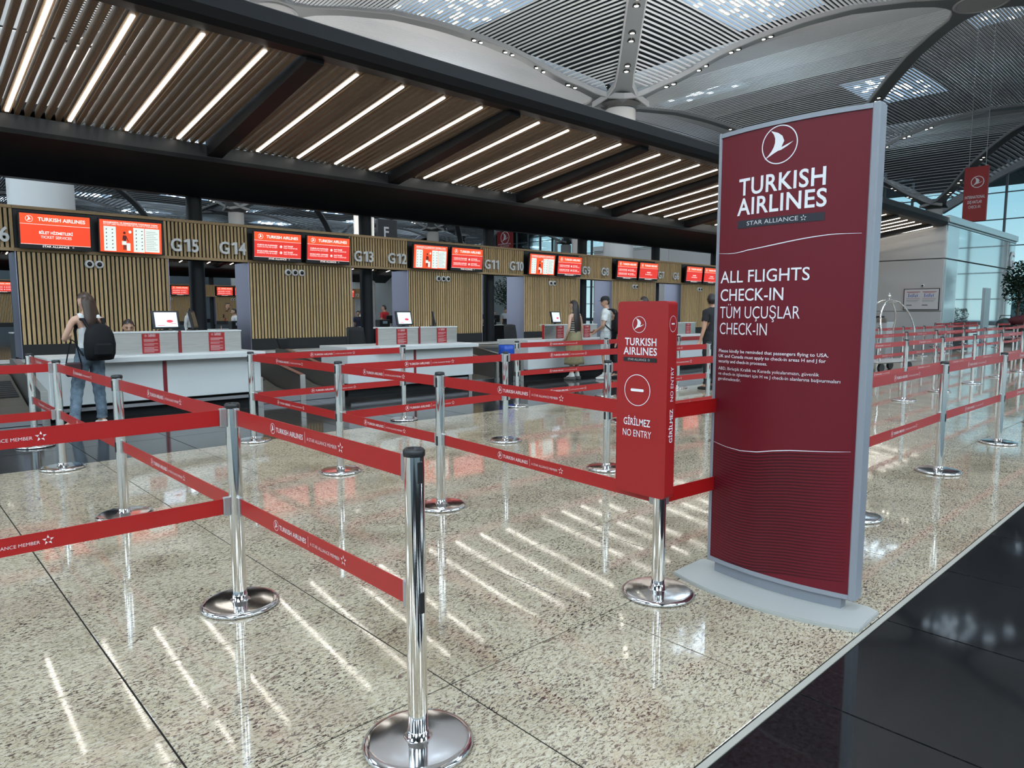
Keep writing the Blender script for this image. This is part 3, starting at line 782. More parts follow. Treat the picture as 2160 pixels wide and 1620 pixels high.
for k, x in enumerate((3.07, 6.08, 10.4)):
    t = empty('scale_display', (x, 13.2, .60)); tag(t, ['black wedge shaped scale display left of the woman at the first counter', 'black wedge shaped scale display behind the first barrier corner', 'black wedge shaped scale display by the blue bag'][k], 'display')
    MB().add([(-.11, 0, .34), (.11, 0, .34), (.11, 0, 0), (.0, 0, 0), (-.11, .09, .34), (.11, .09, .34), (.11, .09, 0), (0, .09, 0)], [(0, 3, 2, 1), (4, 5, 6, 7), (0, 1, 5, 4), (1, 2, 6, 5), (2, 3, 7, 6), (3, 0, 4, 7)]).build('body', BLKP, t)
    MB().box(-.09, .09, .008, .09, .338, .345).build('cap', STEELD, t)
t = empty('waste_bin', (9.62, 10.48, 0)); tag(t, 'waste bin with blue bag beside the third counter', 'bin')
MB().lathe([(.14, 0), (.15, .5), (.15, .72)], 16).build('bin_body', BLKP, t)
bb_ = MB(); n = 18; prof = [(.13, .40), (.165, .55), (.16, .70), (.165, .80), (.15, .80)]
vs = [((r_ + .012 * math.sin(5 * a + 9 * h)) * math.cos(a), (r_ + .012 * math.cos(4 * a + 7 * h)) * math.sin(a), h) for r_, h in prof for a in [2 * PI * i / n for i in range(n)]]
bb_.add(vs, [(q * n + i, q * n + (i + 1) % n, (q + 1) * n + (i + 1) % n, (q + 1) * n + i) for q in range(4) for i in range(n)], True); bb_.build('blue_bag', mat('blue_plastic', (.01, .07, .42), .3), t)

# office chairs
def office_chair(x, y, rz, label):
    t = empty('office_chair', (x, y, 0), R(rz)); tag(t, label, 'chair')
    b = MB(); n = 8; m = 6; vs = []
    for j in range(m + 1):
        for i in range(n + 1):
            u = -1 + 2 * i / n; v = j / m; wd = .27 - .03 * v ** 3; vs.append((u * wd, .26 - .06 * (1 - u * u) * -1 - .06 + .05 * v, .62 + .55 * v - .02 * u ** 4 * (v > .8)))
    fs = [(j * (n + 1) + i, j * (n + 1) + i + 1, (j + 1) * (n + 1) + i + 1, (j + 1) * (n + 1) + i) for j in range(m) for i in range(n)]
    o = b.add(vs, fs, True).build('backrest', mat('mesh_fabric', (.012, .012, .013), .7), t); o.modifiers.new('s', 'SOLIDIFY').thickness = .035
    MB().bbox(-.25, .25, -.25, .24, .45, .53, .03).build('seat', MATS['mesh_fabric'], t)
    MB().lathe([(.03, .1), (.03, .45)], 10).build('gas_post', BLKP, t)
    for q in range(5):
        a = 2 * PI * q / 5; l = MB().tube([(0, 0, .12), (.28 * math.cos(a), .28 * math.sin(a), .07)], .02, 6).build('leg', BLKP, t)
        MB().lathe([(.03, 0), (.03, .05)], 8, c=(.28 * math.cos(a), .28 * math.sin(a))).build('castor', BLKP, l)
    for s in (-1, 1): MB().bbox(s * .29 - .03, s * .29 + .03, -.15, .12, .66, .69, .008).tube([(s * .29, .0, .66), (s * .27, .02, .48)], .015, 6).build('armrest', BLKP, t)
office_chair(7.42, 12.3, 20, 'black office chair behind the second counter'); office_chair(11.75, 12.35, 15, 'black office chair behind the third counter')

# ------------------------------------------------------------------ barrier posts and belts
pole = MB(); pole.lathe([(.0335, .018), (.0335, .985), (.0335, 1.0)], 32); pm = pole.mesh('pole'); pm.materials.append(CHROME)
cap = MB(); cap.lathe([(.0355, .996), (.0365, 1.004), (.0365, 1.014), (.031, 1.021), (.024, 1.021), (.018, 1.013)], 28); cm_ = cap.mesh('cap'); cm_.materials.append(BLKP)
base = MB(); base.lathe([(.176, .0), (.186, .004), (.188, .012), (.181, .0195), (.172, .0235), (.160, .0245), (.10, .0262), (.05, .0272), (.0365, .028), (.0365, .055), (.034, .056)], 48); bm_ = base.mesh('base_plate'); bm_.materials.append(CHROMEB)
clip = MB(); clip.bbox(-.012, .012, -.064, -.030, -.047, .047, .004); cl_m = clip.mesh('belt_clip'); cl_m.materials.append(mat('clip_grey', (.42, .42, .42), .35, .8))
slot = MB(); slot.bbox(-.010, .010, -.0365, -.030, -.036, .036, .002); sl_m = slot.mesh('socket'); sl_m.materials.append(BLKP)
def belt_print():
    t = MB(); logo(t, -.305, 0, .024, 0, .10, 28)
    put(t, textmesh('TURKISH AIRLINES', .03, .015), -.272, -.012, 0, .255); rect(t, .0, .002, -.022, .024)
    put(t, textmesh('A STAR ALLIANCE MEMBER', .02, -.004), .018, -.010, 0, .245); star(t, .292, 0, .022)
    return t.mesh('belt_print')
bp = belt_print(); bp.materials.append(mat('belt_white', (.70, .62, .62), .45))
def post(x, y, label, belts=(), sockets=(), group=None):
    """belts: list of (tx, ty) posts the two belts run to"""
    t = empty('barrier_post', (x, y, 0)); tag(t, label, 'barrier post', group)
    link(pm, 'pole', None, t); link(cm_, 'cap', None, t); link(bm_, 'base_plate', None, t)
    done = set()
    for tx, ty in belts:
        d = Vector((tx - x, ty - y)); L_ = d.length; a = math.atan2(d.y, d.x); ds = round(a / (PI / 2))
        for z in (.953, .515):
            b = MB(); n = 6; 
            b.box(.058, L_ - .058, -.0012, .0012, -.038, .038); b.box(.058, L_ - .058, -.0022, .0022, .034, .0385)
            o = b.build('belt', RED, t); o.location = (0, 0, z); o.rotation_euler = (0, 0, a)
            # camera-side face: for belts along x the -y face, for belts along y the -x face
            if abs(d.x) > abs(d.y):
                s = 1 if d.x > 0 else -1
                pr_ = link(bp, 'belt_print', None, o, (L_ / 2, -.0028 * s, 0), (0, 0, 0 if s > 0 else PI))
            else:
                s = 1 if d.y < 0 else -1      # text must run towards -y
                pr_ = link(bp, 'belt_print', None, o, (L_ / 2, -.0028 * s, 0), (0, 0, 0 if s > 0 else PI))
            link(cl_m, 'belt_clip', None, t, (0, 0, z), (0, 0, a + PI / 2)); link(cl_m, 'belt_clip', None, t, (L_ * math.cos(a), L_ * math.sin(a), z), (0, 0, a - PI / 2))
        done.add(ds % 4)
    for q in range(4):
        if q not in done and (not sockets or q in sockets):
            for z in (.945, .507): link(sl_m, 'socket', None, t, (0, 0, z), (0, 0, q * PI / 2 + PI / 2))
    return t
P_ = {'A1': (1.28, 1.84), 'A2': (1.285, 3.38), 'A3': (1.28, 5.47), 'A4': (1.275, 7.565), 'A5': (1.28, 9.03),
      'B0': (2.935, 2.03), 'B1': (3.10, 4.11), 'B2': (3.12, 5.66), 'B3': (3.165, 7.72), 'C0': (5.1, 1.87), 'C1': (5.01, 4.07), 'C2': (5.27, 5.76), 'C3': (5.32, 7.87),
      'D0': (7.14, 1.90), 'D1': (7.05, 4.0), 'D2': (7.35, 5.7), 'D3': (7.38, 7.80), 'E0': (9.22, 1.88), 'E2': (9.28, 5.6), 'E3': (9.45, 7.72), 'F0': (11.3, 1.87)}
g = P_
post(*g['A1'], 'nearest chrome barrier post with black cap in the foreground', [g['A2']], (3,))
post(*g['A2'], 'second chrome barrier post, where belts meet left of the nearest post', [g['A3'], (-.87, 3.38)], (3,))
post(*g['A3'], 'third chrome barrier post in the left row, in front of the first counter', [g['A4']])
post(*g['A4'], 'fourth chrome post of the left row, standing on the edge of the grey floor', [g['A5'], (-.87, 7.565)])
post(*g['A5'], 'farthest chrome post of the left row, below the woman\'s elbow')
t = post(*g['B0'], 'chrome post carrying the red no entry sign', [g['B1'], g['C0']], (9,))
post(*g['B1'], 'chrome post in mid floor, middle of the photo, left of the no entry sign', [g['B2']])
post(*g['B2'], 'chrome post where side belts branch right, left of the middle', [g['B3'], g['C2']])
post(*g['B3'], 'corner chrome post at the right end of the first counter', [g['C3']])
post(*g['C0'], 'chrome post hidden behind the tall red banner, only its base showing', [g['D0']])
post(*g['C1'], 'chrome post just left of the red no entry sign', [g['D1']])
post(*g['C2'], 'chrome post in front of the blue bin bag', [g['D2']])
post(*g['C3'], 'chrome post standing before the second counter', [])
post(*g['D0'], 'brownish chrome post immediately right of the tall red banner', [g['E0']])
post(*g['D1'], 'chrome post hidden behind the no entry sign and banner', [])
post(*g['D2'], 'chrome post behind the red no entry sign', [g['E2']])
post(*g['D3'], 'chrome post in front of the third counter, left of the couple', [g['E3']])
post(*g['E0'], 'chrome post at the right edge of the photo, second right of the banner', [g['F0']])
post(*g['E2'], 'chrome post between the no entry sign and the tall banner', [])
post(*g['E3'], 'chrome post overlapping the white sneaker of the man in the cap', [(11.5, 7.7)])
post(*g['F0'], 'chrome post beyond the right edge of the photo', [])
rows = [(3.92, [8.8, 10.5, 12.57, 14.5, 16.65, 18.8, 20.9, 23.0, 25.1], 'front row of the right hand queue'),
        (5.5, [11.3, 13.3, 15.35, 17.6, 19.8, 22.2, 24.4, 26.6], 'middle row of the right hand queue'),
        (7.6, [11.5, 13.6, 15.7, 17.8, 19.9, 21.9, 24.0, 26.0, 28.4, 30.6], 'back row of the right hand queue'),
        (9.4, [33.6, 35.8, 38.0, 40.2], 'farthest row beside the glass portal')]
ords = ['first', 'second', 'third', 'fourth', 'fifth', 'sixth', 'seventh', 'eighth', 'ninth', 'tenth']
for y, xs, nm in rows:
    for i, x in enumerate(xs):
        post(x, y, '%s chrome barrier post from the left in the %s' % (ords[i], nm), [(xs[i + 1], y)] if i + 1 < len(xs) else ([(x + 2.1, y)] if y < 8 else []), group='barrier posts of the right hand queue')
for i, (x, y) in enumerate(((34.8, 7.4), (28.5, 5.6), (30.6, 5.9), (37, 5.6), (27.8, 3.9), (30.2, 4.0), (32.7, 4.2))):
    post(x, y, '%s from the left of the small far barrier posts near the facade' % ords[i], [(x + 2.1, y)], group='far barrier posts near the facade')
post(-.87, 3.38, 'chrome post outside the left edge holding the near side belts'); post(-.87, 7.565, 'chrome post outside the left edge holding the far side belts')

# ------------------------------------------------------------------ red no entry sign on its post
t = empty('no_entry_sign', (2.89, 1.972, .517)); tag(t, 'red box shaped no entry sign slipped over a chrome post', 'sign')
sw, sd, sh = .312, .078, 1.0
bx_ = MB(); n = 5; r_ = .022
def rrect(w_, h_, r, n=5):
    P = []
    for cx, cz, a0 in ((w_ - r, r, -PI / 2), (w_ - r, h_ - r, 0), (r, h_ - r, PI / 2), (r, r, PI)):
        for i in range(n + 1): a = a0 + PI / 2 * i / n; P.append((cx + r * math.cos(a), cz + r * math.sin(a)))
    return P
bx_.prism(rrect(sw, sh, r_), 0, sd, 'x'); bx_.build('box', REDS, t)
f = MB()
def SX(x): return x     # local print coords: x along reading direction
logo(f, .138, .882, .042, 0, .06, 36)
put(f, textmesh('TURKISH', .054, .016, .9, sp=1.04), .050, .776, 0, .196); put(f, textmesh('AIRLINES', .054, .016, .9, sp=1.04), .042, .728, 0, .208)
logo_r = []
for rad in (1,):
    nn = 44; vs = []
    for i in range(nn):
        a = 2 * PI * i / nn
        for q in (.0815, .0780): vs.append((.133 + q * math.cos(a), 0, .545 + q * math.sin(a)))
    f.add(vs, [(2 * i, 2 * i + 1, 2 * ((i + 1) % nn) + 1, 2 * ((i + 1) % nn)) for i in range(nn)])
f.add([(x_ + .092, 0, z_ + .538) for x_, z_ in rrect(.082, .014, .0065)], [tuple(range(24))])
put(f, textmesh('GİRİLMEZ', .052, .010, .8, sp=1.03), .050, .361, 0, .168); put(f, textmesh('NO ENTRY', .052, -.004, .8), .045, .302, 0, .180)
o = f.build('front_print', WHITE, t); o.rotation_euler = (0, 0, -PI / 2); o.location = (-.002, sw, 0)
f = MB(); rect(f, .042, .250, .692, .714); o = f.build('black_bar', BLKP, t); o.rotation_euler = (0, 0, -PI / 2); o.location = (-.002, sw, 0)
f = MB(); put(f, textmesh('STAR ALLIANCE', .017, .0), .072, .6975, 0, .115); star(f, .203, .7035, .008)
o = f.build('front_print', mat('grey_print', (.45, .45, .46), .5), t); o.rotation_euler = (0, 0, -PI / 2); o.location = (-.004, sw, 0)
f = MB()
vs = []
for i in range(36):
    a = 2 * PI * i / 36
    for q in (.030, .0283): vs.append((.039 + q * math.cos(a), 0, .887 + q * 1.35 * math.sin(a)))
f.add(vs, [(2 * i, 2 * i + 1, 2 * ((i + 1) % 36) + 1, 2 * ((i + 1) % 36)) for i in range(36)]); rect(f, .026, .052, .884, .891)
tv, tf = textmesh('GİRİLMEZ', .045, .014); k_ = .172 / (max(v[0] for v in tv)); f.add([(.054 - v[2] * k_, 0, .288 + v[0] * k_) for v in tv], tf)
tv, tf = textmesh('NO ENTRY', .045, -.002); k_ = .175 / (max(v[0] for v in tv)); f.add([(.054 - v[2] * k_, 0, .497 + v[0] * k_) for v in tv], tf)
o = f.build('side_print', WHITE, t); o.location = (0, -.002, 0)

# ------------------------------------------------------------------ tall red banner (curved totem)
t = empty('information_totem', (3.40, 1.63, 0)); tag(t, 'tall curved dark red check-in totem in a grey frame', 'banner stand')
BH0, BH1, BY0, BY1 = .075, 2.40, -.40, .39
def bow(y): return -.055 * (1 - ((y + .005) / .395) ** 2)
def cmesh(y0, y1, z0, z1, d0, d1, n=18):
    m = MB()
    for i in range(n):
        a, b = y0 + (y1 - y0) * i / n, y0 + (y1 - y0) * (i + 1) / n; A, B_ = bow(a), bow(b)
        m.add([(A + d0, a, z0), (B_ + d0, b, z0), (B_ + d1, b, z0), (A + d1, a, z0), (A + d0, a, z1), (B_ + d0, b, z1), (B_ + d1, b, z1), (A + d1, a, z1)],
              [(0, 1, 2, 3), (7, 6, 5, 4), (4, 5, 1, 0), (3, 2, 6, 7)] + ([(0, 3, 7, 4)] if i == 0 else []) + ([(1, 5, 6, 2)] if i == n - 1 else []), False)
    return m
cmesh(BY0 + .022, BY1 - .012, BH0 + .02, BH1 - .02, .004, .05).build('poster_panel', REDB, t)
cmesh(BY0, BY1, BH1 - .022, BH1, -.002, .06).build('frame_rail', GREYF, t)
cmesh(BY0, BY1, BH0, BH0 + .022, -.002, .06).build('frame_rail', GREYF, t)
MB().bbox(-.01, .075, BY0 - .012, BY0 + .024, BH0 - .004, BH1 + .004, .006).build('frame_post', GREYF, t)
MB().bbox(-.006, .075, BY1 - .014, BY1 + .004, BH0 - .004, BH1 + .004, .006).build('frame_post', GREYF, t)
cmesh(-.345, .345, .015, BH0 + .005, .012, .07).build('plinth', mat('plinth_grey', (.22, .23, .26), .4, .1), t)
bpm = MB(); pts = []
for i in range(21): y = -.47 + .965 * i / 20; pts.append((-.185 - .10 * (1 - ((y - .01) / .48) ** 2), y))
poly = pts + [(.03, .50), (.10, .50), (.125, .48), (.125, -.44), (.10, -.485), (-.17, -.495)]
bpm.prism(poly, 0, .014, 'z'); ins = [(x * .985 - .0, y * .992) for x, y in poly]
bpm.prism(ins, .014, .018, 'z'); bpm.build('base_plate', PLATE, t)
def bprint(mb, name, m, off=.0015):
    # print coords: x to the right (towards -y), z up ; x=0 at left edge y = BY1
    mb.v = [(bow(BY1 - v[0]) + .004 - off, BY1 - v[0], v[2]) for v in mb.v]
    return mb.build(name, m, t)
YL = 1.63 + BY1
def X(y): return YL - y
f = MB(); logo(f, X(1.665), 2.281, .093, 0, .055, 64); bprint(f, 'emblem', WHITE)
def line(txt, size, bold, xs_, x, z, wd, nm='heading_text', res=4, sp=1.):
    f = MB(); put(f, textmesh(txt, size, bold, xs_, res=res, sp=sp), x, z, 0, wd); return bprint(f, nm, WHITE)
line('TURKISH', .12, .016, .9, X(1.885), 2.062, .450, sp=1.06); line('AIRLINES', .12, .016, .9, X(1.892), 1.962, .465, sp=1.06)
def fine(x0, x1, z0, z1, n=24):
    m = MB()
    for i in range(n): a, b = x0 + (x1 - x0) * i / n, x0 + (x1 - x0) * (i + 1) / n; rect(m, a, b, z0, z1)
    return m
bprint(fine(X(1.886), X(1.433), 1.895, 1.934), 'black_bar', mat('bar_black', (.012, .010, .018), .4))
f = MB(); put(f, textmesh('STAR ALLIANCE', .03, .0, 1), X(1.83), 1.906, 0, .275); star(f, X(1.53), 1.915, .016); bprint(f, 'white_print', mat('print_pale', (.62, .62, .64), .5), .003)
f = MB()
def wave(mb, y_a, y_b, fz, th, n=40):
    for i in range(n):
        a, b = i / n, (i + 1) / n; xa, xb = X(y_a + (y_b - y_a) * a), X(y_a + (y_b - y_a) * b)
        ta, tb_ = th * (.25 + .75 * math.sin(PI * a)), th * (.25 + .75 * math.sin(PI * b))
        mb.add([(xa, 0, fz(a) - ta), (xb, 0, fz(b) - tb_), (xb, 0, fz(b) + tb_), (xa, 0, fz(a) + ta)], [(0, 1, 2, 3)])
    return mb
def sm(a): return a * a * (3 - 2 * a)
def wz1(a): return 1.776 - .006 * math.sin(PI * min(1, a * 4)) + .052 * sm(min(1, max(0, (a - .10) / .80))) - .004 * max(0, (a - .85) / .15)
wave(f, 2.005, 1.272, wz1, .0024); bprint(f, 'wave_line', WHITE); f = MB()
def wz2(a): return float(np.interp(a, [0, .12, .25, .38, .5, .62, .75, .88, 1], [.750, .735, .729, .738, .757, .772, .781, .790, .800]))
wave(f, 2.005, 1.272, wz2, .0022); bprint(f, 'wave_line', WHITE)
line('ALL FLIGHTS', .09, .004, .85, X(1.989), 1.617, .500); line('CHECK-IN', .09, .004, .85, X(1.986), 1.522, .372)
line('TÜM UÇUŞLAR', .09, -.006, .85, X(1.986), 1.430, .458); line('CHECK-IN', .09, -.006, .8, X(1.984), 1.344, .290)
z = 1.247
for s_, wd in (('Please kindly be reminded that passengers flying to USA,', .598), ('UK and Canada must apply to check-in areas H and J for', .588), ('security and check-in processes.', .300)):
    line(s_, .024, .006, 1, X(1.986), z, wd, 'small_text', 2); z -= .028
z = 1.152
for s_, wd in (('ABD, Birleşik Krallık ve Kanada yolcularımızın, güvenlik', .560), ('ve check-in işlemleri için H ve J check-in alanlarına başvurmaları', .655), ('gerekmektedir.', .150)):
    line(s_, .024, -.004, 1, X(1.986), z, wd, 'small_text', 2); z -= .028
f = MB()
for q in range(40):
    zz = .016 * (q + 1)
    if True: wave(f, 2.006, 1.271, lambda a, zz=zz: max(.098, wz2(a) - zz), .0038, 26)
f.v = [v for v in f.v]
bprint(f, 'wave_lines', REDBL, .0012)

# ------------------------------------------------------------------ white portal block closing the row
QX, QY = 28.0, 7.66
wr_ = empty('wall_right', (37.0, 10.12, -.469), kind='structure'); PS = 1.3214; wr_.scale = (PS,) * 3
MB().box(.05, 9.85, .05, 16.0, 0, 4.55).build('core', mat('core_grey', (.30, .30, .31), .6), wr_)
for j in range(7):
    y0 = .0 + 2.3 * j
    for z0, z1 in ((.0, 1.50), (1.51, 3.345), (3.375, 4.6)):
        MB().bbox(-.03, .05, y0 + .006, y0 + 2.294, z0 + .004, z1 - .004, .006).build('wall_panel', WALLW, wr_)
MB().bbox(-.10, 10.0, -.12, 16.1, 4.60, 4.84, .01).build('top_band', mat('band_alu', (.50, .54, .54), .25, .8), wr_)
MB().bbox(-.06, 9.95, -.06, 16.05, 4.52, 4.60, .01).build('shadow_gap', mat('band_alu2', (.36, .39, .39), .3, .8), wr_)
xs = [0, 1.35, 3.45, 6.0, 8.55, 9.9]
for i in range(5):
    for z0, z1 in ((.0, 3.34), (3.36, 4.52)):
        MB().bbox(xs[i] + .012, xs[i + 1] - .012, -.05, .04, z0 + .01, z1 - .01, .008).build('glass_panel', MIRG if not (i == 0) else mat('reflected_grey_panel', (.52, .66, .68), .12, .3), wr_)  # first panel's own colour stands in for the wall it reflects
MB().box(5.15, 6.0, -.10, -.05, 0, 2.45).build('door_leaf', STEELD, wr_)
f = MB(); put(f, textmesh('G', 1.1, .02, .9, thick=.02), 8.9, 3.35, 0); f.build('portal_letter', WHITE, wr_).location = (0, -.09, 0)
for ux, uy in ((31, 11), (31, 17), (36, 11), (36, 17)):  # made-up lamps added on the portal roof to lift the ceiling
    MB().bbox(ux - .6 - QX, ux + .6 - QX, uy - .3 - QY, uy + .3 - QY, 4.56, 4.72, .02).build('added_uplight', BLK, wr_)
    ld = bpy.data.lights.new('added_uplight_lamp', 'AREA'); ld.shape = 'RECTANGLE'; ld.size = 1.1; ld.size_y = .5; ld.energy = FILLW * 1.3
    lo = bpy.data.objects.new('added_uplight_lamp', ld); COL.objects.link(lo); lo.parent = wr_; lo.location = (ux - QX, uy - QY, 4.8); lo.rotation_euler = (PI, 0, 0)
wl_ = empty('wall_left', (33.6, 43.0, 0), kind='structure')
MB().box(0, 10, 0, 16, 0, 4.5).build('core', mat('portal_pale', (.42, .45, .46), .25), wl_)
for i in range(5):
    for z0, z1 in ((0, 3.3), (3.34, 4.6)): MB().bbox(2 * i + .02, 2 * i + 1.98, -.06, 0, z0, z1, .01).build('glass_panel', mat('portal_glass', (.55, .62, .63), .12, .5), wl_)
f = MB(); put(f, textmesh('1-22', .62, .016), 0, 0); f.build('portal_letter', BLKP, wl_).location = (5.75, -.08, 3.5)
# poster in a black frame
t = empty('wall_poster', (37 - .045, 8.90 * PS, 1.579)); t.scale = (PS,) * 3; tag(t, 'black framed information poster with two blue diagrams on the white wall', 'poster'); t.rotation_euler = (0, 0, -PI / 2)
MB().box(0, 1.16, -.03, 0, 0, .77).build('frame', BLKP, t); MB().box(.025, 1.135, -.034, -.03, .025, .745).build('sheet', mat('poster_white', (.66, .64, .66), .4), t)
fr_, fb_, fk = MB(), MB(), MB()
for o_ in (.10, .62):
    rect(fr_, o_, o_ + .44, .64, .66); rect(fr_, o_ + .05, o_ + .38, .61, .62); rect(fr_, o_, o_ + .44, .41, .42)
    for q in range(6): x = o_ + .06 + q * .055; rect(fb_, x, x + .022, .46 + .012 * (q % 2), .56 - .025 * ((q * 2) % 3)); fb_.add([(x + .011 + .016 * math.cos(a), 0, .575 - .025 * ((q * 2) % 3) + .016 * math.sin(a)) for a in [k * PI / 3 for k in range(6)]], [tuple(range(6))])
    for q in range(3): rect(fk, o_, o_ + .42 - .03 * q, .36 - .03 * q, .367 - .03 * q)
    rect(fk, o_, o_ + .18, .16, .19)
fr_.build('red_print', RED, t).location = (0, -.037, 0); fb_.build('blue_print', mat('print_blue', (.02, .10, .45), .5), t).location = (0, -.037, 0); fk.build('grey_print', mat('print_dk', (.10, .10, .11), .5), t).location = (0, -.037, 0)
camera_dome(0, 0, 0, 'x'); c_ = [o for o in bpy.data.objects if o.get('label') == 'x'][0]; c_.location = (36.95, 8.3 * PS, 2.73); c_.rotation_euler = (0, 0, -PI / 2); c_['label'] = 'dark dome camera above the framed poster'
# counters next to the portal
for i, (x, y) in enumerate(((34.6, 12.1), (34.9, 13.4))):
    t = empty('service_desk', (x, y, 0)); tag(t, ['white service desk with grey side against the white wall', 'second white service desk behind the luggage cart'][i], 'counter')
    MB().bbox(0, .9, -.45, .45, 0, 1.02, .01).build('body', WHITEC, t); MB().bbox(-.03, .05, -.42, .0, 1.02, 1.22, .005).build('screen_panel', STEEL, t); MB().bbox(-.02, .02, .02, .44, 1.02, 1.20, .005).build('white_panel', WHITEC, t)
    MB().bbox(.1, .35, -.2, .1, 1.02, 1.3, .01).build('monitor', BLKP, t)

# luggage cart with arched chrome frame
t = empty('luggage_cart', (18.75, 6.3, 0), R(-12)); tag(t, 'birdcage luggage cart with arched chrome rails', 'cart')
MB().bbox(-.85, .85, -.32, .32, .22, .27, .02).build('deck', mat('cart_deck', (.35, .33, .32), .6), t)
for s in (-1, 1):
    pts = [(s_ * .72, s * .27, .27) for s_ in (-1,)] + [(-.72, s * .27, 1.05)] + [(-.72 * math.cos(a), s * (.27 - .18 * math.sin(a)), 1.05 + .72 * math.sin(a)) for a in [PI * q / 14 for q in range(1, 14)]] + [(.72, s * .27, 1.05), (.72, s * .27, .27)]
    MB().tube(pts, .020, 8).build('arched_rail', CHROME, t)
MB().tube([(-.32, 0, 1.72), (.32, 0, 1.72)], .014, 6).build('hanging_bar', CHROME, t)
MB().ball((0, 0, 1.86), .045, 10).tube([(0, 0, 1.76), (0, 0, 1.95)], .012, 6).build('finial', CHROME, t)
for x in (-.6, .6):
    for y in (-.24, .24): MB().prism([(x + .11 * math.cos(a), .11 + .11 * math.sin(a)) for a in [k * PI / 8 for k in range(16)]], y - .03, y + .03, 'y').build('wheel', BLKP, t)

# hanging signs
def hang(x, y, z, wd, hh, label, col, txt=None, rz=-PI / 2):
    t = empty('hanging_banner', (x, y, z), rz); tag(t, label, 'hanging sign')
    MB().bbox(-wd / 2, wd / 2, -.12, .12, 0, hh, .02).build('panel', col, t)
    f = MB()
    if txt == 'F': put(f, textmesh('F', .95, .02), -.35, .35)
    else:
        logo(f, .1, hh * .72, wd * .28, 0, .12, 24); f.cur = 0
        put(f, textmesh('INTERNATIONAL', .3, .01), -wd * .42, hh * .42, 0, wd * .84); put(f, textmesh('DIŞ HATLAR', .3, .01), -wd * .3, hh * .33, 0, wd * .6); put(f, textmesh('CHECK-IN', .3, .0), -wd * .25, hh * .24, 0, wd * .5)
    f.build('sign_print', WHITE, t).location = (0, -.125, 0)
    for s in (-1, 1): MB().tube([(s * wd * .35, 0, hh), (s * wd * .35, 0, 22.4 - z)], .02, 5).build('hanger', EDGE, t)
hang(60, 14.7, 8.1, 1.5, 3.9, 'tall red hanging banner high by the glass facade', REDS, None, -PI / 2)
hang(75, 82, 10.6, 3.6, 3.6, 'small red hanging banner seen above the G11 number', REDS, None, -PI / 2)
hang(25.9, 40, 6.1, 1.5, 1.5, 'dark grey hanging sign with a white letter F above the header', mat('sign_dark', (.05, .05, .055), .5), 'F', 0)

# indoor trees
def tree(x, y, h, cr, label):
    rnd = random.Random(int(x * 10)); t = empty('potted_tree', (x, y, 0)); tag(t, label, 'tree')
    MB().lathe([(.55, 0), (.65, .7), (.6, .7)], 20).build('planter', mat('planter_grey', (.25, .25, .25), .6), t)
    b = MB(); b.tube([(0, 0, .6), (.04, .02, h * .45), (0, 0, h * .75)], [.07, .055, .03], 8)
    for q in range(7):
        a = q * 2.4; b.tube([(0, 0, h * (.4 + .04 * q)), (cr * .6 * math.cos(a), cr * .6 * math.sin(a), h * (.6 + .05 * q))], [.03, .01], 5)
    b.build('trunk', mat('bark', (.08, .055, .04), .8), t)
    lf = MB()
    for q in range(1500):
        u = Vector((rnd.gauss(0, 1), rnd.gauss(0, 1), rnd.gauss(0, 1))).normalized() * (cr * (rnd.random() ** .45)); c = Vector((0, 0, h * .72)) + Vector((u.x, u.y, u.z * h * .30 / cr))
        a = Vector((rnd.uniform(-1, 1), rnd.uniform(-1, 1), rnd.uniform(-.6, .6))).normalized() * .10; e = a.cross(Vector((rnd.random(), rnd.random(), 1))).normalized() * .04
        lf.add([c - a, c + e, c + a, c - e], [(0, 1, 2, 3)])
    lf.build('foliage', mat('leaf_green', (.018, .04, .02), .5), t, kind='stuff')
tree(42.6, 8.25, 4.0, .8, 'leafy tree at the right edge of the photo in front of the glass facade'); tree(37.6, 40.6, 4.2, 1.5, 'dark tree glimpsed between the G11 and G10 numbers')
hb = MB(); rnd = random.Random(4)
for q in range(2200):
    c = Vector((rnd.uniform(0, 1.2), rnd.uniform(-3, 1.2), rnd.uniform(.9, 1.75) - .15 * rnd.random())); a = Vector((rnd.uniform(-1, 1), rnd.uniform(-1, 1), rnd.uniform(-.5, 1))).normalized() * .09; e = a.cross(Vector((0, .3, 1))).normalized() * .035
    hb.add([c - a, c + e, c + a, c - e], [(0, 1, 2, 3)])
t = empty('hedge_planter', (45.0, 7.7, 0)); tag(t, 'clipped hedge in a dark planter at the right edge', 'planter'); MB().bbox(0, 1.2, -3, 1.2, 0, .95, .02).build('planter_box', BLKP, t); hb.build('hedge_leaves', MATS['leaf_green'], t, kind='stuff')

# back side desks seen through the openings
def backdesk(x, y, label):
    t = empty('agent_desk', (x, y, 0)); tag(t, label, 'desk')
    MB().bbox(0, 2.4, 0, .7, 0, .95, .01).build('desk_body', BLKP, t); MB().bbox(-.02, 2.42, -.02, .72, .95, .98, .005).build('desk_top', WHITEC, t)
    for q in (.5, 1.5):
        MB().bbox(q, q + .42, .1, .4, .98, 1.22, .02).build('printer', BLKP, t); MB().box(q + .12, q + .30, .09, .1, 1.08, 1.17).build('printer_label', mat('pale_blue', (.45, .60, .70), .4), t)
    MB().bbox(1.0, 1.4, .45, .50, 1.08, 1.36, .01).build('monitor', BLKP, t)
backdesk(7.3, 20.2, 'black agent desk with printers behind the opening under G14'); backdesk(12.3, 20.2, 'black agent desk behind the opening under G12'); backdesk(17.2, 20.2, 'black agent desk behind the opening under G10'); backdesk(2.6, 20.2, 'black agent desk behind the first partition')
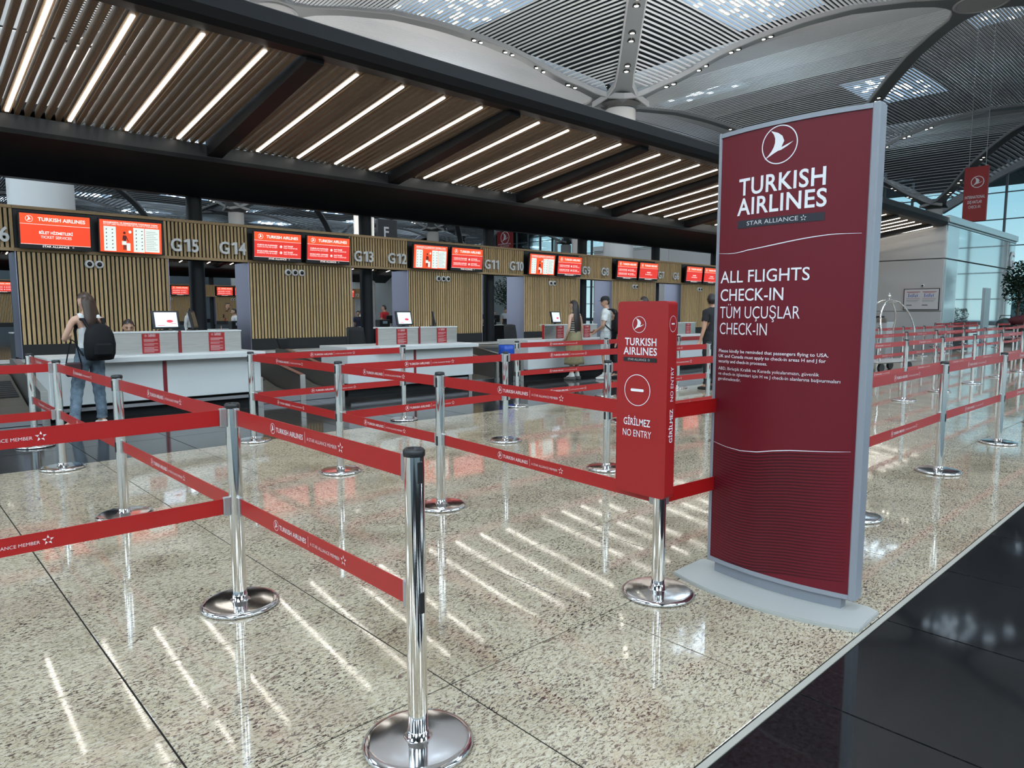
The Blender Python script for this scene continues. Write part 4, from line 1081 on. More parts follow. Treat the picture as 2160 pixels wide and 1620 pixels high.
t = empty('rear_banner_stand', (9.0, 31, 0)); tag(t, 'small dark red totem behind the man in the white shirt', 'banner stand'); MB().bbox(0, .08, -.4, .4, .1, 3.0, .01).build('panel', REDB, t); MB().box(-.2, .3, -.5, .5, 0, .03).build('base_plate', PLATE, t)
f = MB(); logo(f, .4, 2.6, .12, 0, .1, 20); put(f, textmesh('TURKISH', .1, .01), .18, 2.3, 0, .5); o = f.build('print', WHITE, t); o.rotation_euler = (0, 0, -PI / 2); o.location = (-.01, .4, 0)

# ------------------------------------------------------------------ people
ST = dict(pelvis=(0, 0, .95), waist=(0, 0, 1.07), chest=(0, .0, 1.27), upchest=(0, -.01, 1.38), neckb=(0, -.015, 1.465), neck=(0, .0, 1.53), headc=(0, .02, 1.60),
          shL=(-.165, -.01, 1.405), shR=(.165, -.01, 1.405), elL=(-.22, -.02, 1.12), elR=(.22, -.02, 1.12), wrL=(-.235, .05, .88), wrR=(.235, .05, .88),
          hipL=(-.085, 0, .90), hipR=(.085, 0, .90), knL=(-.095, .02, .50), knR=(.095, .02, .50), anL=(-.10, -.02, .085), anR=(.10, -.02, .085),
          toL=(-.115, .15, .03), toR=(.115, .15, .03))
RAD = dict(pelvis=(.150, .105), waist=(.125, .092), chest=(.145, .10), upchest=(.14, .095), neckb=(.062, .062), neck=(.050, .052), headc=(.055, .06),
           sh=(.060, .058), el=(.040, .040), wr=(.027, .024), hip=(.092, .095), kn=(.058, .060), an=(.038, .044), to=(.036, .026))
def head_mesh(bm2, c, yaw, pitch, s=1.0):
    """head with brow, nose, chin, lips and ears, facing +Y before turning"""
    N1, N2 = 28, 20; rot = Matrix.Rotation(yaw, 4, 'Z') @ Matrix.Rotation(pitch, 4, 'X'); vs = []
    for k in range(N2 + 1):
        th = PI * k / N2
        for i in range(N1):
            ph = 2 * PI * i / N1; x = math.sin(th) * math.cos(ph); y = math.sin(th) * math.sin(ph); z = math.cos(th)
            f = max(0, y)
            X_ = .074 * x; Y_ = .094 * y + .0; Z_ = .118 * z
            if z < 0: X_ *= 1 - .38 * (-z) ** 1.3; Y_ *= (1 - .30 * (-z) ** 1.5) if y < 0 else (1 - .06 * (-z) ** 2)
            if f > .5: Y_ -= .008 * f * math.exp(-((z - .05) / .10) ** 2) * (1 - math.exp(-(x / .18) ** 2))        # eye sockets
            Y_ += .026 * f * math.exp(-((z + .17) / .11) ** 2) * math.exp(-(x / .15) ** 2) if f > .6 else 0          # nose
            Y_ += .008 * f * math.exp(-((z + .46) / .07) ** 2) * math.exp(-(x / .22) ** 2)                          # lips
            Y_ += .010 * f * math.exp(-((z + .78) / .12) ** 2) * math.exp(-(x / .25) ** 2)                          # chin
            vs.append(Vector(c) + rot @ (Vector((X_, Y_, Z_)) * s))
    vv = [bm2.verts.new(v) for v in vs]
    for k in range(N2):
        for i in range(N1):
            j = (i + 1) % N1
            try: bm2.faces.new((vv[k * N1 + i], vv[(k + 1) * N1 + i], vv[(k + 1) * N1 + j], vv[k * N1 + j]))
            except Exception: pass
    for s_ in (-1, 1):
        m = MB().ball((0, 0, 0), 1, 10, (.012, .022, .032)); q = [bm2.verts.new(Vector(c) + rot @ (Vector((s_ * .074 + v[0], -.008 + v[1], -.01 + v[2])) * s)) for v in m.v]
        for f_ in m.f: bm2.faces.new([q[i] for i in f_])
    return rot
def tomesh(o):
    dg = bpy.context.evaluated_depsgraph_get(); dg.update(); me = bpy.data.meshes.new_from_object(o.evaluated_get(dg)); return me
def person(label, loc, rz, h=1.72, pose=None, build=1.0, yaw=0, pitch=0, skin=None, cloth=(), hair=('short', None), vox=.012, shoes=None, female=False, hat=None, fingers=True, group=None, cut=None, face=True):
    """cloth: list of (name, material, zone function(name of nearest limb, t along limb, z), offset)"""
    J = dict(ST); J.update(pose or {}); J = {k: Vector(v) for k, v in J.items()}
    E = [('pelvis', 'waist'), ('waist', 'chest'), ('chest', 'upchest'), ('upchest', 'neckb'), ('neckb', 'neck'), ('neck', 'headc')]
    for s in 'LR': E += [('upchest', 'sh' + s), ('sh' + s, 'el' + s), ('el' + s, 'wr' + s), ('pelvis', 'hip' + s), ('hip' + s, 'kn' + s), ('kn' + s, 'an' + s), ('an' + s, 'to' + s)]
    names = list(dict.fromkeys([a for e in E for a in e])); idx = {n: i for i, n in enumerate(names)}
    vs = [J[n] for n in names]; rad = []
    for n in names:
        r = RAD.get(n) or RAD[n[:-1]]
        k = build if n in ('pelvis', 'waist', 'chest', 'upchest') else (1 + (build - 1) * .5)
        if female and n in ('shL', 'shR', 'upchest', 'chest', 'waist'): k *= .90
        if female and n[:2] in ('el', 'wr'): k *= .85
        rad.append((r[0] * k, r[1] * k))
    eds = [(idx[a], idx[b]) for a, b in E]
    # heel
    for s in 'LR':
        vs.append(J['an' + s] + Vector((0, -.045, -.045))); rad.append((.032, .032)); eds.append((idx['an' + s], len(vs) - 1))
        # hand: palm and five fingers
        w_, e_ = J['wr' + s], J['el' + s]; d = (w_ - e_).normalized(); side = d.cross(Vector((0, 1, .2))).normalized()
        if s == 'R': side = -side
        nrm = d.cross(side).normalized(); curl = nrm if nrm.dot(Vector((0, 1, 0))) > 0 else -nrm
        p0 = w_ + d * .045; vs.append(p0); rad.append((.034, .017)); ip = len(vs) - 1; eds.append((idx['wr' + s], ip))
        if fingers:
            across = d.cross(curl).normalized()
            for q, (o_, ln) in enumerate(((-.030, .068), (-.010, .078), (.010, .074), (.029, .060))):
                a = w_ + d * .088 + across * o_; b = a + (d * .8 + curl * .35).normalized() * ln * .5; c = b + (d * .5 + curl * .85).normalized() * ln * .5
                i0 = len(vs); vs += [a, b, c]; rad += [(.0105, .0105), (.0092, .0092), (.0078, .0078)]; eds += [(ip, i0), (i0, i0 + 1), (i0 + 1, i0 + 2)]
            a = w_ + d * .035 + across * -.036; b = a + (d * .7 - across * .6 + curl * .3) * .035; c = b + (d * .9 + curl * .3) * .028
            i0 = len(vs); vs += [a, b, c]; rad += [(.012, .012), (.0105, .0105), (.009, .009)]; eds += [(ip, i0), (i0, i0 + 1), (i0 + 1, i0 + 2)]
        else:
            vs.append(w_ + d * .12); rad.append((.026, .016)); eds.append((ip, len(vs) - 1))
    me = bpy.data.meshes.new('sk'); me.from_pydata([tuple(v) for v in vs], eds, []); o = bpy.data.objects.new('sk', me); COL.objects.link(o)
    o.modifiers.new('s', 'SKIN').use_smooth_shade = True
    sv = me.skin_vertices[0].data
    for i, r in enumerate(rad): sv[i].radius = r; sv[i].use_root = (i == idx['pelvis'])
    o.modifiers.new('u', 'SUBSURF').levels = 1
    m1 = tomesh(o); bpy.data.objects.remove(o)
    bm2 = bmesh.new(); bm2.from_mesh(m1)
    hc = J['neck'] + Vector((0, .022, .088)); rot = head_mesh(bm2, hc, yaw, pitch, 1.0)
    m2 = bpy.data.meshes.new('b'); bm2.to_mesh(m2); bm2.free()
    o = bpy.data.objects.new('b', m2); COL.objects.link(o); rm = o.modifiers.new('r', 'REMESH'); rm.mode = 'VOXEL'; rm.voxel_size = vox; rm.use_smooth_shade = True
    m3 = tomesh(o); bpy.data.objects.remove(o)
    n = len(m3.vertices); co = np.empty(n * 3); m3.vertices.foreach_get('co', co); co = co.reshape(-1, 3)
    no = np.empty(n * 3); m3.vertices.foreach_get('normal', no); no = no.reshape(-1, 3)
    best = np.full(n, 1e9); lab = np.zeros(n, int); tt = np.zeros(n); ZE = E + [('wrL', 'hL'), ('wrR', 'hR')]
    for s in 'LR': J['h' + s] = J['wr' + s] + (J['wr' + s] - J['el' + s]).normalized() * .15
    for q, (a, b) in enumerate(ZE):
        A, B_ = np.array(J[a]), np.array(J[b]); ab = B_ - A; t_ = np.clip(((co - A) @ ab) / (ab @ ab), 0, 1)
        ra = (RAD.get(a) or RAD.get(a[:-1]) or (.03,))[0]; dd = np.linalg.norm(co - A - t_[:, None] * ab, axis=1) - ra * .55
        m = dd < best; best[m] = dd[m]; lab[m] = q; tt[m] = t_[m]
    hd = np.linalg.norm((co - np.array(hc)) / np.array([.085, .115, .125]), axis=1) < 1.12
    nm = []
    for q in range(n):
        a, b = ZE[lab[q]]
        if hd[q]: nm.append('head'); continue
        if b.startswith('h') and a.startswith('wr'): nm.append('hand')
        elif a[:2] == 'sh' and b[:2] == 'el': nm.append('uparm')
        elif a[:2] == 'el': nm.append('forearm')
        elif b[:2] == 'sh': nm.append('shoulder')
        elif a[:3] == 'hip': nm.append('thigh')
        elif b[:3] == 'hip': nm.append('hip')
        elif a[:2] == 'kn': nm.append('shin')
        elif a[:2] == 'an': nm.append('foot')
        elif b in ('neck', 'headc'): nm.append('neck')
        else: nm.append('torso')
    t = empty('person', loc, rz); tag(t, label, 'person', group); sc = h / 1.725
    t.scale = (sc,) * 3
    body = link(m3, 'body', skin or SKIN, t)
    polys = [tuple(p.vertices) for p in m3.polygons]
    def shell(name, m, zone, off, wob=0.):
        keep = [zone(nm[i], tt[i], co[i]) for i in range(n)]; fs = [p for p in polys if all(keep[i] for i in p)]
        used = sorted({i for p in fs for i in p}); mp = {v: i for i, v in enumerate(used)}
        if not used: return None
        mb = MB(); mb.add([tuple(co[i] + no[i] * (off + wob * math.sin(co[i][2] * 55 + co[i][0] * 30) * .5)) for i in used], [tuple(mp[i] for i in p) for p in fs], True)
        x = mb.build(name, m, t); return x
    for c in cloth: shell(*c)
    hl = Vector(hc); inv = rot.inverted()
    def hz(name_, t_, c):
        if name_ != 'head': return False
        v = inv @ (Vector(c) - hl); return (v.z > .045 and v.y < .075 - (0 if v.z > .06 else .02)) or (v.y < -.005 and v.z > -.065 + max(0, v.y) * 2 and abs(v.x) < .2 and not (abs(v.x) > .06 and v.z < .0 and v.y > -.03))
    kind, hm = hair[0], hair[1]
    if kind: shell('hair', hm or HAIRB, hz, .014 if kind != 'buzz' else .006)
    if kind == 'long':
        L_ = hair[2] if len(hair) > 2 else .42; mb = MB(); n_ = 20; vs = []; K = 12
        for k in range(K + 1):
            u = k / K; z = .10 - u * (L_ + .10); wx = .090 + .058 * math.sin(min(1, u * 1.25) * PI / 2) * (1 - .45 * max(0, u - .55) / .45); wy = .085 - .042 * min(1, u * 1.5) ; cy = -.022 - .075 * min(1, max(0, u - .12) * 1.8)
            if u < .12: wx *= math.sqrt(max(.05, u / .12)) ; wy *= math.sqrt(max(.05, u / .12))
            for i in range(n_):
                a = 2 * PI * i / n_; y = math.sin(a) * wy; rr = 1 + .05 * math.sin(a * 7 + k * .6)
                vs.append(hl + (rot @ Vector((math.cos(a) * wx * rr, cy + (y if y < 0 else y * .35), 0)) + Vector((.0, 0, z))))
        mb.add(vs, [(q * n_ + i, q * n_ + (i + 1) % n_, (q + 1) * n_ + (i + 1) % n_, (q + 1) * n_ + i) for q in range(K) for i in range(n_)] + [tuple(range(n_)), tuple(K * n_ + i for i in range(n_))[::-1]], True)
        x = mb.build('long_hair', hm or HAIRB, t)
    if kind == 'bun': MB().ball(tuple(hl + rot @ Vector((0, -.11, .05))), .045, 12).build('hair_bun', hm or HAIRB, t)
    if face:
        def at(x, y, z): return tuple(hl + rot @ Vector((x, y, z)))
        for s in (-1, 1):
            MB().ball(at(s * .030, .0835, .004), .0085, 8, (1.3, .7, .8)).build('eye', mat('eye_dark', (.02, .015, .012), .2), t)
            MB().tube([at(s * .014, .092, .024), at(s * .032, .089, .028), at(s * .050, .076, .022)], .004, 5).build('eyebrow', HAIRB, t)
        MB().tube([at(-.022, .084, -.054), at(0, .094, -.052), at(.022, .084, -.054)], .0045, 5).build('mouth', mat('lip', (.35, .12, .10), .5), t)
    if shoes is not None:
        for s in 'LR':
            a, b = J['an' + s], J['to' + s]; d = (b - a); d.z = 0; d.normalize(); q = Vector((-d.y, d.x, 0)); mb = MB(); n_ = 14; vs = []; zb = min(a.z - .085, b.z - .03)
            pr = [(-.075, .030), (-.06, .038), (0, .040), (.08, .046), (.14, .046), (.19, .034), (.205, .015)]
            for lev, gr in ((0, 1.0), (.022, 1.04), (.05, .98), (.075, .70)):
                for u, w2 in pr: 
                    hh = zb + (lev if u < .03 else lev * (1 - .45 * (u - .03) / .17))
                    vs.append(a + d * u + q * w2 * gr + Vector((0, 0, hh - a.z)))
                for u, w2 in reversed(pr):
                    hh = zb + (lev if u < .03 else lev * (1 - .45 * (u - .03) / .17)); vs.append(a + d * u - q * w2 * gr + Vector((0, 0, hh - a.z)))
            mb.add(vs, [(k * 14 + i, k * 14 + (i + 1) % 14, (k + 1) * 14 + (i + 1) % 14, (k + 1) * 14 + i) for k in range(3) for i in range(14)] + [tuple(range(14))[::-1], tuple(42 + i for i in range(14))], True)
            x = mb.build('shoe', shoes, t)
    if hat is not None:
        mb = MB(); prof = [(.0, .128), (.05, .122), (.08, .095), (.092, .05), (.094, .035)]; n_ = 20; vs = []
        for r_, z in prof:
            for i in range(n_): a = 2 * PI * i / n_; vs.append(hl + rot @ Vector((r_ * math.cos(a) * .88, r_ * math.sin(a) * 1.08 - .003, z)))
        mb.add(vs, [(k * n_ + i, k * n_ + (i + 1) % n_, (k + 1) * n_ + (i + 1) % n_, (k + 1) * n_ + i) for k in range(4) for i in range(n_)], True)
        vs = []
        for i in range(9):
            a = PI * (.15 + .7 * i / 8); vs += [hl + rot @ Vector((.084 * math.cos(a), .10 * math.sin(a), .040)), hl + rot @ Vector((.080 * math.cos(a), .165 * math.sin(a), .030))]
        mb.add(vs, [(2 * i, 2 * i + 1, 2 * i + 3, 2 * i + 2) for i in range(8)], True)
        mb.build('cap', hat, t)
    return t, J
# cloth zones
def tee(n, t, c): return n in ('torso', 'shoulder', 'hip') and c[2] > .93 and c[2] < 1.475 or n == 'uparm' and t < .62
def tank(n, t, c): return (n in ('torso', 'hip') and 1.02 < c[2] < 1.44 and abs(c[0]) < .15) or (n == 'shoulder' and abs(c[0]) < .13 and c[2] > 1.40)
def trousers(n, t, c): return n in ('hip', 'thigh', 'shin') and c[2] > .10 or n == 'torso' and c[2] < 1.03
def shorts(n, t, c): return n in ('hip', 'thigh') and c[2] > .52 or n == 'torso' and c[2] < 1.03
def sock(n, t, c): return n in ('foot', 'shin') and .06 < c[2] < .16
def cloudy(name, a, b, scale=8, rough=.85):
    m = mat(name, rough=rough); N, L, B = nodes(m); mp = mapped(N, L, kind='Object'); n = noise(N, L, mp, scale, 4); r = ramp(N, [(.35, a), (.65, b)]); L.new(n.outputs[0], r.inputs[0]); L.new(r.outputs[0], B.inputs['Base Color']); return m
JEAN = cloudy('denim', (.05, .075, .10), (.15, .20, .25), 9)
WHT = cloudy('white_cotton', (.60, .60, .58), (.70, .70, .68), 12)
BLKC = mat('black_cotton', (.010, .010, .012), .8); KHAKI = cloudy('khaki_cotton', (.20, .16, .085), (.28, .23, .13), 10)
NAVY = mat('navy_cotton', (.012, .016, .035), .8); REDC = mat('red_polo', (.45, .012, .015), .75)
def striped():
    m = mat('striped_knit', rough=.8); N, L, B = nodes(m); tc = N.new('ShaderNodeTexCoord'); sx = N.new('ShaderNodeSeparateXYZ'); L.new(tc.outputs['Object'], sx.inputs[0])
    mm = N.new('ShaderNodeMath'); mm.operation = 'MULTIPLY'; mm.inputs[1].default_value = 21; fr = N.new('ShaderNodeMath'); fr.operation = 'FRACT'; L.new(sx.outputs['Z'], mm.inputs[0]); L.new(mm.outputs[0], fr.inputs[0])
    r = ramp(N, [(.0, (.62, .58, .50)), (.49, (.62, .58, .50)), (.51, (.015, .012, .012)), (1, (.015, .012, .012))]); r.color_ramp.interpolation = 'CONSTANT'; L.new(fr.outputs[0], r.inputs[0]); L.new(r.outputs[0], B.inputs['Base Color']); return m
STRI = striped(); SNK = mat('sneaker_white', (.62, .60, .56), .6); SNKG = mat('sneaker_grey', (.10, .09, .085), .7)
BAGM = mat('backpack_nylon', (.006, .006, .007), .7, spec=.25)
def backpack(loc, rz, label, s=1.0, drop=0.):
    t = empty('backpack', loc, rz); tag(t, label, 'backpack'); t.scale = (s,) * 3
    b = MB(); n = 20; vs = []
    for k, (z, w_, d_) in enumerate(((0, .11, .05), (.01, .15, .085), (.08, .17, .105), (.20, .175, .11), (.32, .16, .095), (.40, .13, .07), (.44, .08, .04), (.445, .02, .02))):
        for i in range(n):
            a = 2 * PI * i / n; ca, sa = math.cos(a), math.sin(a); f = (abs(ca) ** 4 + abs(sa) ** 4) ** -.25
            vs.append((w_ * ca * f * .95, -.09 + d_ * sa * f * .95 - .02 * math.sin(z * 7), z))
    b.add(vs, [(k * n + i, k * n + (i + 1) % n, (k + 1) * n + (i + 1) % n, (k + 1) * n + i) for k in range(7) for i in range(n)] + [tuple(range(n))[::-1], tuple(7 * n + i for i in range(n))], True); b.build('bag_body', BAGM, t)
    p = MB(); p.bbox(-.11, .11, -.235, -.17, .05, .22, .03); p.build('front_pocket', BAGM, t)
    for q in (-1, 1):
        MB().tube([(q * .09, -.03, .40), (q * .115, .02, .50), (q * .13, .13, .50), (q * .145, .19, .36), (q * .15, .15, .18), (q * .14, .02, .06)], [.018, .022, .022, .02, .014, .01], 6).build('strap', BAGM, t)
    MB().tube([(-.03, -.06, .43), (0, -.06, .475), (.03, -.06, .43)], .008, 6).build('handle', BAGM, t)
    return t

# 1: woman with long brown hair and black backpack at the first counter
w1, J = person('woman with long brown hair, white sleeveless top and blue jeans facing the first counter', (2.08, 10.16, 0), R(12), 1.70,
    dict(elL=(-.27, .06, 1.13), wrL=(-.13, .24, 1.17), elR=(.24, .06, 1.12), wrR=(.10, .27, 1.16), knL=(-.15, .05, .50), anL=(-.25, -.06, .09), toL=(-.31, .08, .03), knR=(.10, .02, .50), anR=(.115, -.01, .085), toR=(.13, .14, .03)),
    1.0, R(30), R(-6), SKIN2, [('top', WHT, tank, .012), ('jeans', JEAN, trousers, .020, .006)], ('long', HAIRN, .46), .012, SNK, True)
backpack((2.08 + .05, 10.16 - .13, .86), R(12), 'large black backpack on the back of the long haired woman', 1.03)
t = empty('handbag', (1.88, 10.05, .78)); tag(t, 'small dark maroon handbag hanging at the woman\'s left hip', 'handbag'); MB().bbox(-.09, .09, -.03, .03, -.12, .06, .02).build('bag_body', mat('maroon_leather', (.03, .008, .010), .4), t)
MB().tube([(-.08, 0, .05), (-.03, .0, .30), (.0, .0, .34), (.04, 0, .3), (.08, 0, .05)], .008, 5).build('strap', BAGM, t)
# 2: couple at the third counter
person('woman with very long dark hair, striped sleeveless top and khaki skirt', (11.30, 10.12, 0), R(4), 1.71,
    dict(elL=(-.235, -.03, 1.13), wrL=(-.20, .08, .93), elR=(.25, -.02, 1.13), wrR=(.27, .02, .90)), .95, R(10), R(-8), SKIN2,
    [('striped_top', STRI, tank, .012), ('socks', WHT, sock, .006)], ('long', HAIRB, .62), .013, SNKG, True)
t_ = [o for o in bpy.data.objects if o.get('label', '').startswith('woman with very long')][0]
sk_ = MB(); n = 28; vs = []; K = 10
for k in range(K + 1):
    u = k / K; z = 1.06 - .72 * u; rx = .150 + .035 * math.sin(min(1, u * 3) * PI / 2) + .055 * u; ry = .118 + .03 * math.sin(min(1, u * 3) * PI / 2) + .05 * u
    for i in range(n): a = 2 * PI * i / n; f_ = 1 + .035 * u * math.sin(5 * a + 1); vs.append((rx * f_ * math.cos(a), ry * f_ * math.sin(a), z))
sk_.add(vs, [(k * n + i, k * n + (i + 1) % n, (k + 1) * n + (i + 1) % n, (k + 1) * n + i) for k in range(K) for i in range(n)], True); o = sk_.build('skirt', KHAKI, t_); o.modifiers.new('s', 'SOLIDIFY').thickness = .006
SHR = cloudy('pale_grey_shorts', (.42, .44, .44), (.52, .54, .54), 10)
person('bearded man with black cap, white T-shirt and grey shorts', (11.88, 9.72, 0), R(32), 1.80,
    dict(elL=(-.25, .02, 1.13), wrL=(-.13, .20, 1.00), elR=(.24, .03, 1.12), wrR=(.12, .22, 1.02)), 1.05, R(28), R(-5), SKIN,
    [('tshirt', WHT, lambda n, t, c: n in ('torso', 'shoulder', 'hip') and .86 < c[2] < 1.475 or n == 'uparm' and t < .68, .022, .006), ('shorts', SHR, shorts, .026, .006), ('socks', WHT, sock, .006)], ('buzz', HAIRB), .013, SNK, False, BLKC)
backpack((11.88 + .09, 9.72 - .14, 1.0), R(32), 'black backpack worn by the man in the cap', 1.05)
person('dark haired boy half hidden behind the no entry sign', (12.35, 9.85, 0), R(60), 1.52, None, .95, R(10), 0, SKIN2, [('tshirt', NAVY, tee, .016), ('trousers', BLKC, trousers, .016)], ('short', HAIRB), .016, BLKC, fingers=False)
person('man whose dark hair just tops the no entry sign', (12.78, 9.35, 0), R(10), 1.80, None, 1.0, 0, 0, SKIN, [('tshirt', NAVY, tee, .016), ('trousers', BLKC, trousers, .016)], ('short', HAIRB), .018, BLKC, fingers=False)
# 3: man in black polo
person('man in black polo shirt and trousers standing between sign and banner', (11.72, 7.02, 0), R(-12), 1.80, dict(elR=(.25, -.01, 1.12), wrR=(.27, .05, .88)), 1.06, R(-35), 0, SKIN,
    [('polo_shirt', BLKC, lambda n, t, c: n in ('torso', 'shoulder', 'hip') and .90 < c[2] < 1.49 or n == 'uparm' and t < .60, .018, .004), ('trousers', BLKC, trousers, .018, .005)], ('short', HAIRB), .013, BLKC)
t_ = [o for o in bpy.data.objects if o.get('label', '').startswith('man in black polo')][0]
MB().bbox(-.012, .012, -.135, -.122, 1.36, 1.43, .003).build('collar_tag', WHITE, t_)
# 4: seated agent behind the first counter
SIT = dict(pelvis=(0, 0, .55), waist=(0, .0, .67), chest=(0, .02, .87), upchest=(0, .02, .98), neckb=(0, .02, 1.065), neck=(0, .03, 1.13), headc=(0, .05, 1.20), shL=(-.17, .02, 1.005), shR=(.17, .02, 1.005),
           elL=(-.23, .08, .76), elR=(.23, .08, .76), wrL=(-.15, .32, .78), wrR=(.15, .32, .78), hipL=(-.09, 0, .52), hipR=(.09, 0, .52), knL=(-.11, .42, .52), knR=(.11, .42, .52), anL=(-.11, .40, .09), anR=(.11, .40, .09), toL=(-.12, .56, .03), toR=(.12, .56, .03))
def sit_tee(n, t, c): return n in ('torso', 'shoulder') and .60 < c[2] < 1.075 or n == 'uparm' or n == 'forearm' and t < .9
def sit_tr(n, t, c): return n in ('hip', 'thigh', 'shin') or n == 'torso' and c[2] < .62
person('seated agent with short dark hair behind the first counter', (3.06, 12.25, .0), R(180), 1.74, SIT, 1.0, R(-8), R(-14), SKIN, [('shirt', WHT, sit_tee, .014), ('trousers', BLKC, sit_tr, .016)], ('short', HAIRB), .013, BLKC, fingers=False)
office_chair(3.06, 12.30, 180, 'black office chair under the seated agent')
# 5: people beyond the openings
def std(top, tm, bot=BLKC): return [(tm, top, tee, .018), ('trousers', bot, trousers, .018)]
person('woman in black headscarf and white top behind the first opening', (8.1, 24.6, 0), R(200), 1.60, None, 1.1, R(-60), 0, SKIN2, [('top', WHT, lambda n, t, c: n in ('torso', 'shoulder', 'hip', 'uparm', 'forearm') and c[2] > .8, .03), ('headscarf', BLKC, lambda n, t, c: n in ('head', 'neck') and not (c[1] > .06 and 1.50 < c[2] < 1.70 and abs(c[0]) < .06), .018), ('skirt', BLKC, trousers, .03)], (None, None), .02, BLKC, True, fingers=False)
person('bearded man in white T-shirt with black strap behind the first opening', (8.45, 25.3, 0), R(170), 1.80, None, 1.1, R(15), 0, SKIN, std(WHT, 'tshirt'), ('short', HAIRB), .02, BLKC, fingers=False)
person('smiling agent in red and black shirt behind the first opening', (9.2, 24.2, 0), R(165), 1.78, dict(elL=(-.34, .08, 1.2), wrL=(-.5, .2, 1.1)), 1.05, 0, 0, SKIN, [('red_vest', REDC, lambda n, t, c: n in ('torso',) and 1.12 < c[2] < 1.46, .022), ('black_shirt', BLKC, tee, .016), ('trousers', BLKC, trousers, .016)], ('short', HAIRB), .02, BLKC, fingers=False)
person('woman in white with black bag strap at the steel jamb', (9.02, 23.2, 0), R(90), 1.58, None, 1.05, 0, 0, SKIN2, std(WHT, 'top'), ('bun', HAIRB), .02, BLKC, True, fingers=False)
person('man in red polo shirt seen from behind in the second opening', (15.1, 23.6, 0), R(20), 1.74, None, 1.15, R(30), 0, SKIN, std(REDC, 'polo_shirt'), ('short', HAIRB), .02, BLKC, fingers=False)
person('woman in dark floral blouse beside the man in red', (15.6, 23.7, 0), R(150), 1.50, None, 1.1, 0, 0, SKIN2, std(cloudy('floral', (.03, .05, .05), (.35, .36, .33), 30), 'blouse'), ('bun', mat('hair_grey', (.2, .17, .14), .6)), .02, BLKC, True, fingers=False)
person('bald man in pale shirt in the second opening', (15.3, 25.6, 0), R(180), 1.66, None, 1.1, R(20), 0, SKIN, std(mat('pale_blue_cotton', (.35, .45, .50), .8), 'shirt'), ('buzz', HAIRB), .02, BLKC, fingers=False)
person('person in dark blue jacket leaning forward in the second opening', (13.85, 23.5, 0), R(180), 1.52, None, 1.15, R(-40), R(-20), SKIN, std(NAVY, 'jacket'), ('short', HAIRB), .02, BLKC, fingers=False)
person('woman with dark hair in cream top left of the second black post', (14.5, 24.3, 0), R(170), 1.58, None, 1.0, R(30), 0, SKIN2, std(mat('cream_cotton', (.5, .46, .40), .8), 'top'), ('short', HAIRB), .02, BLKC, True, fingers=False)
person('person in navy seen through the third opening', (21.4, 24.8, 0), R(180), 1.62, None, 1.25, 0, 0, SKIN, std(NAVY, 'jacket'), ('short', HAIRB), .02, BLKC, fingers=False)
person('person in red jacket seen through the third opening', (22.3, 25.2, 0), R(200), 1.52, None, 1.1, 0, 0, SKIN, std(REDC, 'jacket'), ('short', HAIRB), .02, BLKC, fingers=False)
person('dark haired person in pale grey seen right of the third black post', (22.9, 25.0, 0), R(150), 1.66, None, 1.1, 0, R(-20), SKIN, std(mat('grey_cotton', (.3, .33, .34), .8), 'jacket'), ('short', HAIRB), .02, BLKC, fingers=False)
# 6: right hand side
person('person in grey patterned shirt at the right edge of the banner, behind the cart', (21.6, 8.1, 0), R(-70), 1.68, dict(elR=(.26, .12, 1.15), wrR=(.2, .32, 1.2)), 1.0, 0, 0, SKIN, std(cloudy('patterned', (.10, .10, .11), (.5, .5, .5), 25), 'shirt'), ('short', HAIRB), .02, BLKC, fingers=False)
person('blonde haired person in black beside the luggage cart', (22.6, 8.2, 0), R(-60), 1.58, None, 1.0, 0, 0, SKIN2, std(BLKC, 'top'), ('long', mat('hair_blonde', (.25, .14, .06), .5), .3), .02, BLKC, True, fingers=False)
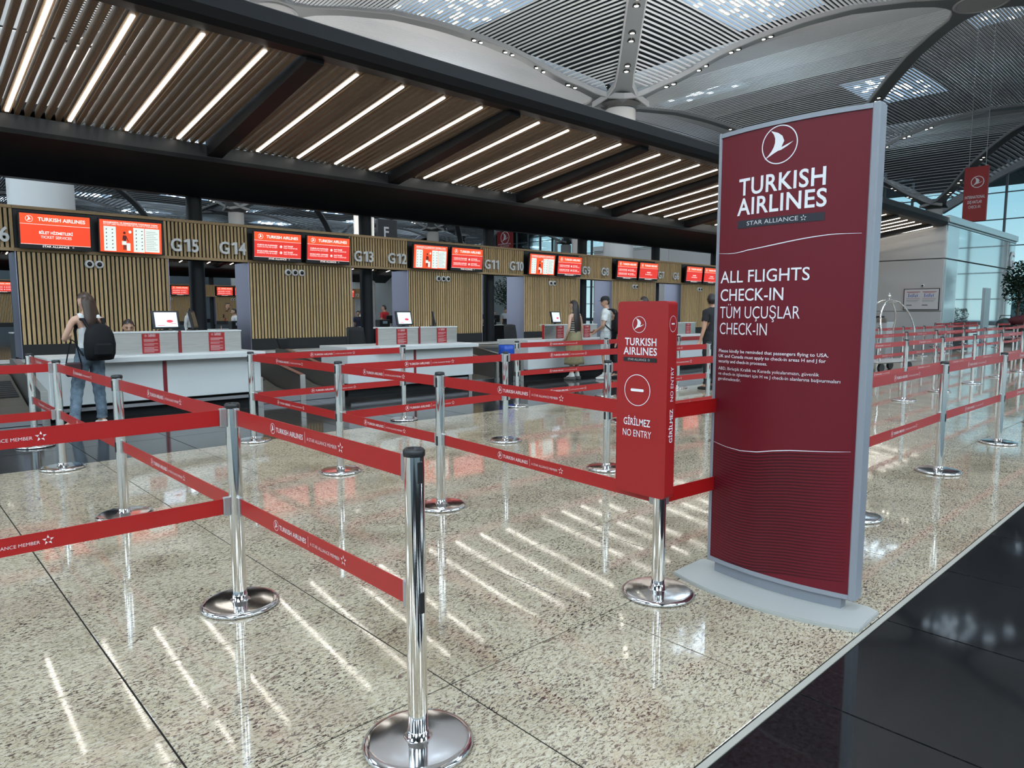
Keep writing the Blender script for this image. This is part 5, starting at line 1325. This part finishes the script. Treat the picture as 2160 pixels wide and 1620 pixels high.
# low bench with seated people and bags at far right
def bench(x, y, label):
    t = empty('bench', (x, y, 0)); tag(t, label, 'bench'); MB().bbox(-.35, .35, -2.2, 2.2, .42, .48, .02).build('seat', BLKP, t)
    for q in (-2, 0, 2): MB().bbox(-.3, .3, q - .03, q + .03, 0, .42, .01).build('leg', STEELD, t)
    MB().bbox(.30, .36, -2.2, 2.2, .55, .95, .02).build('backrest', BLKP, t)
bench(36.5, 5.0, 'black bench beside the glass portal'); bench(43.2, 5.4, 'black bench near the hedge at the right edge')
person('dark haired person sitting on the bench and looking down', (36.4, 6.6, 0), R(120), 1.75, SIT, 1.1, 0, R(-25), SKIN, [('shirt', mat('grey_cotton2', (.2, .2, .21), .8), sit_tee, .02), ('trousers', BLKC, sit_tr, .02)], ('short', HAIRB), .02, BLKC, fingers=False)
person('person in white on the far bench', (36.4, 5.0, 0), R(100), 1.72, SIT, 1.1, 0, R(-20), SKIN, [('shirt', WHT, sit_tee, .02), ('trousers', NAVY, sit_tr, .02)], ('short', HAIRB), .02, BLKC, fingers=False)
for i, (x, y, z, s, c, lb) in enumerate(((40.4, 7.3, 1.05, (.55, .95, .32), (.10, .012, .02), 'large maroon duffel bag lying on top of luggage at the right edge'), (40.5, 8.3, .9, (.5, .4, .3), (.03, .05, .05), 'dark green bag beside the maroon duffel'), (40.3, 6.5, .75, (.5, .7, .3), (.02, .02, .025), 'black holdall under the maroon duffel'))):
    t = empty('duffel_bag', (x, y, z)); tag(t, lb, 'bag'); MB().ball((0, 0, 0), 1, 18, (s[0] * .8, s[1], s[2])).build('bag_body', mat('bag_%s' % ('maroon', 'green', 'black')[i], c, .6), t)
    MB().tube([(-.1, -.25, s[2] * .9), (-.1, -.2, s[2] + .12), (-.1, .2, s[2] + .12), (-.1, .25, s[2] * .9)], .02, 6).build('handle', BAGM, t)
t = empty('baggage_trolley', (40.4, 7.3, 0)); tag(t, 'baggage trolley carrying the maroon duffel', 'trolley'); MB().bbox(-.35, .35, -1.1, 1.2, .2, .6, .02).build('deck', STEELD, t); MB().bbox(-.3, .3, -.9, 1.0, .6, .78, .05).build('suitcase', BLKP, t)
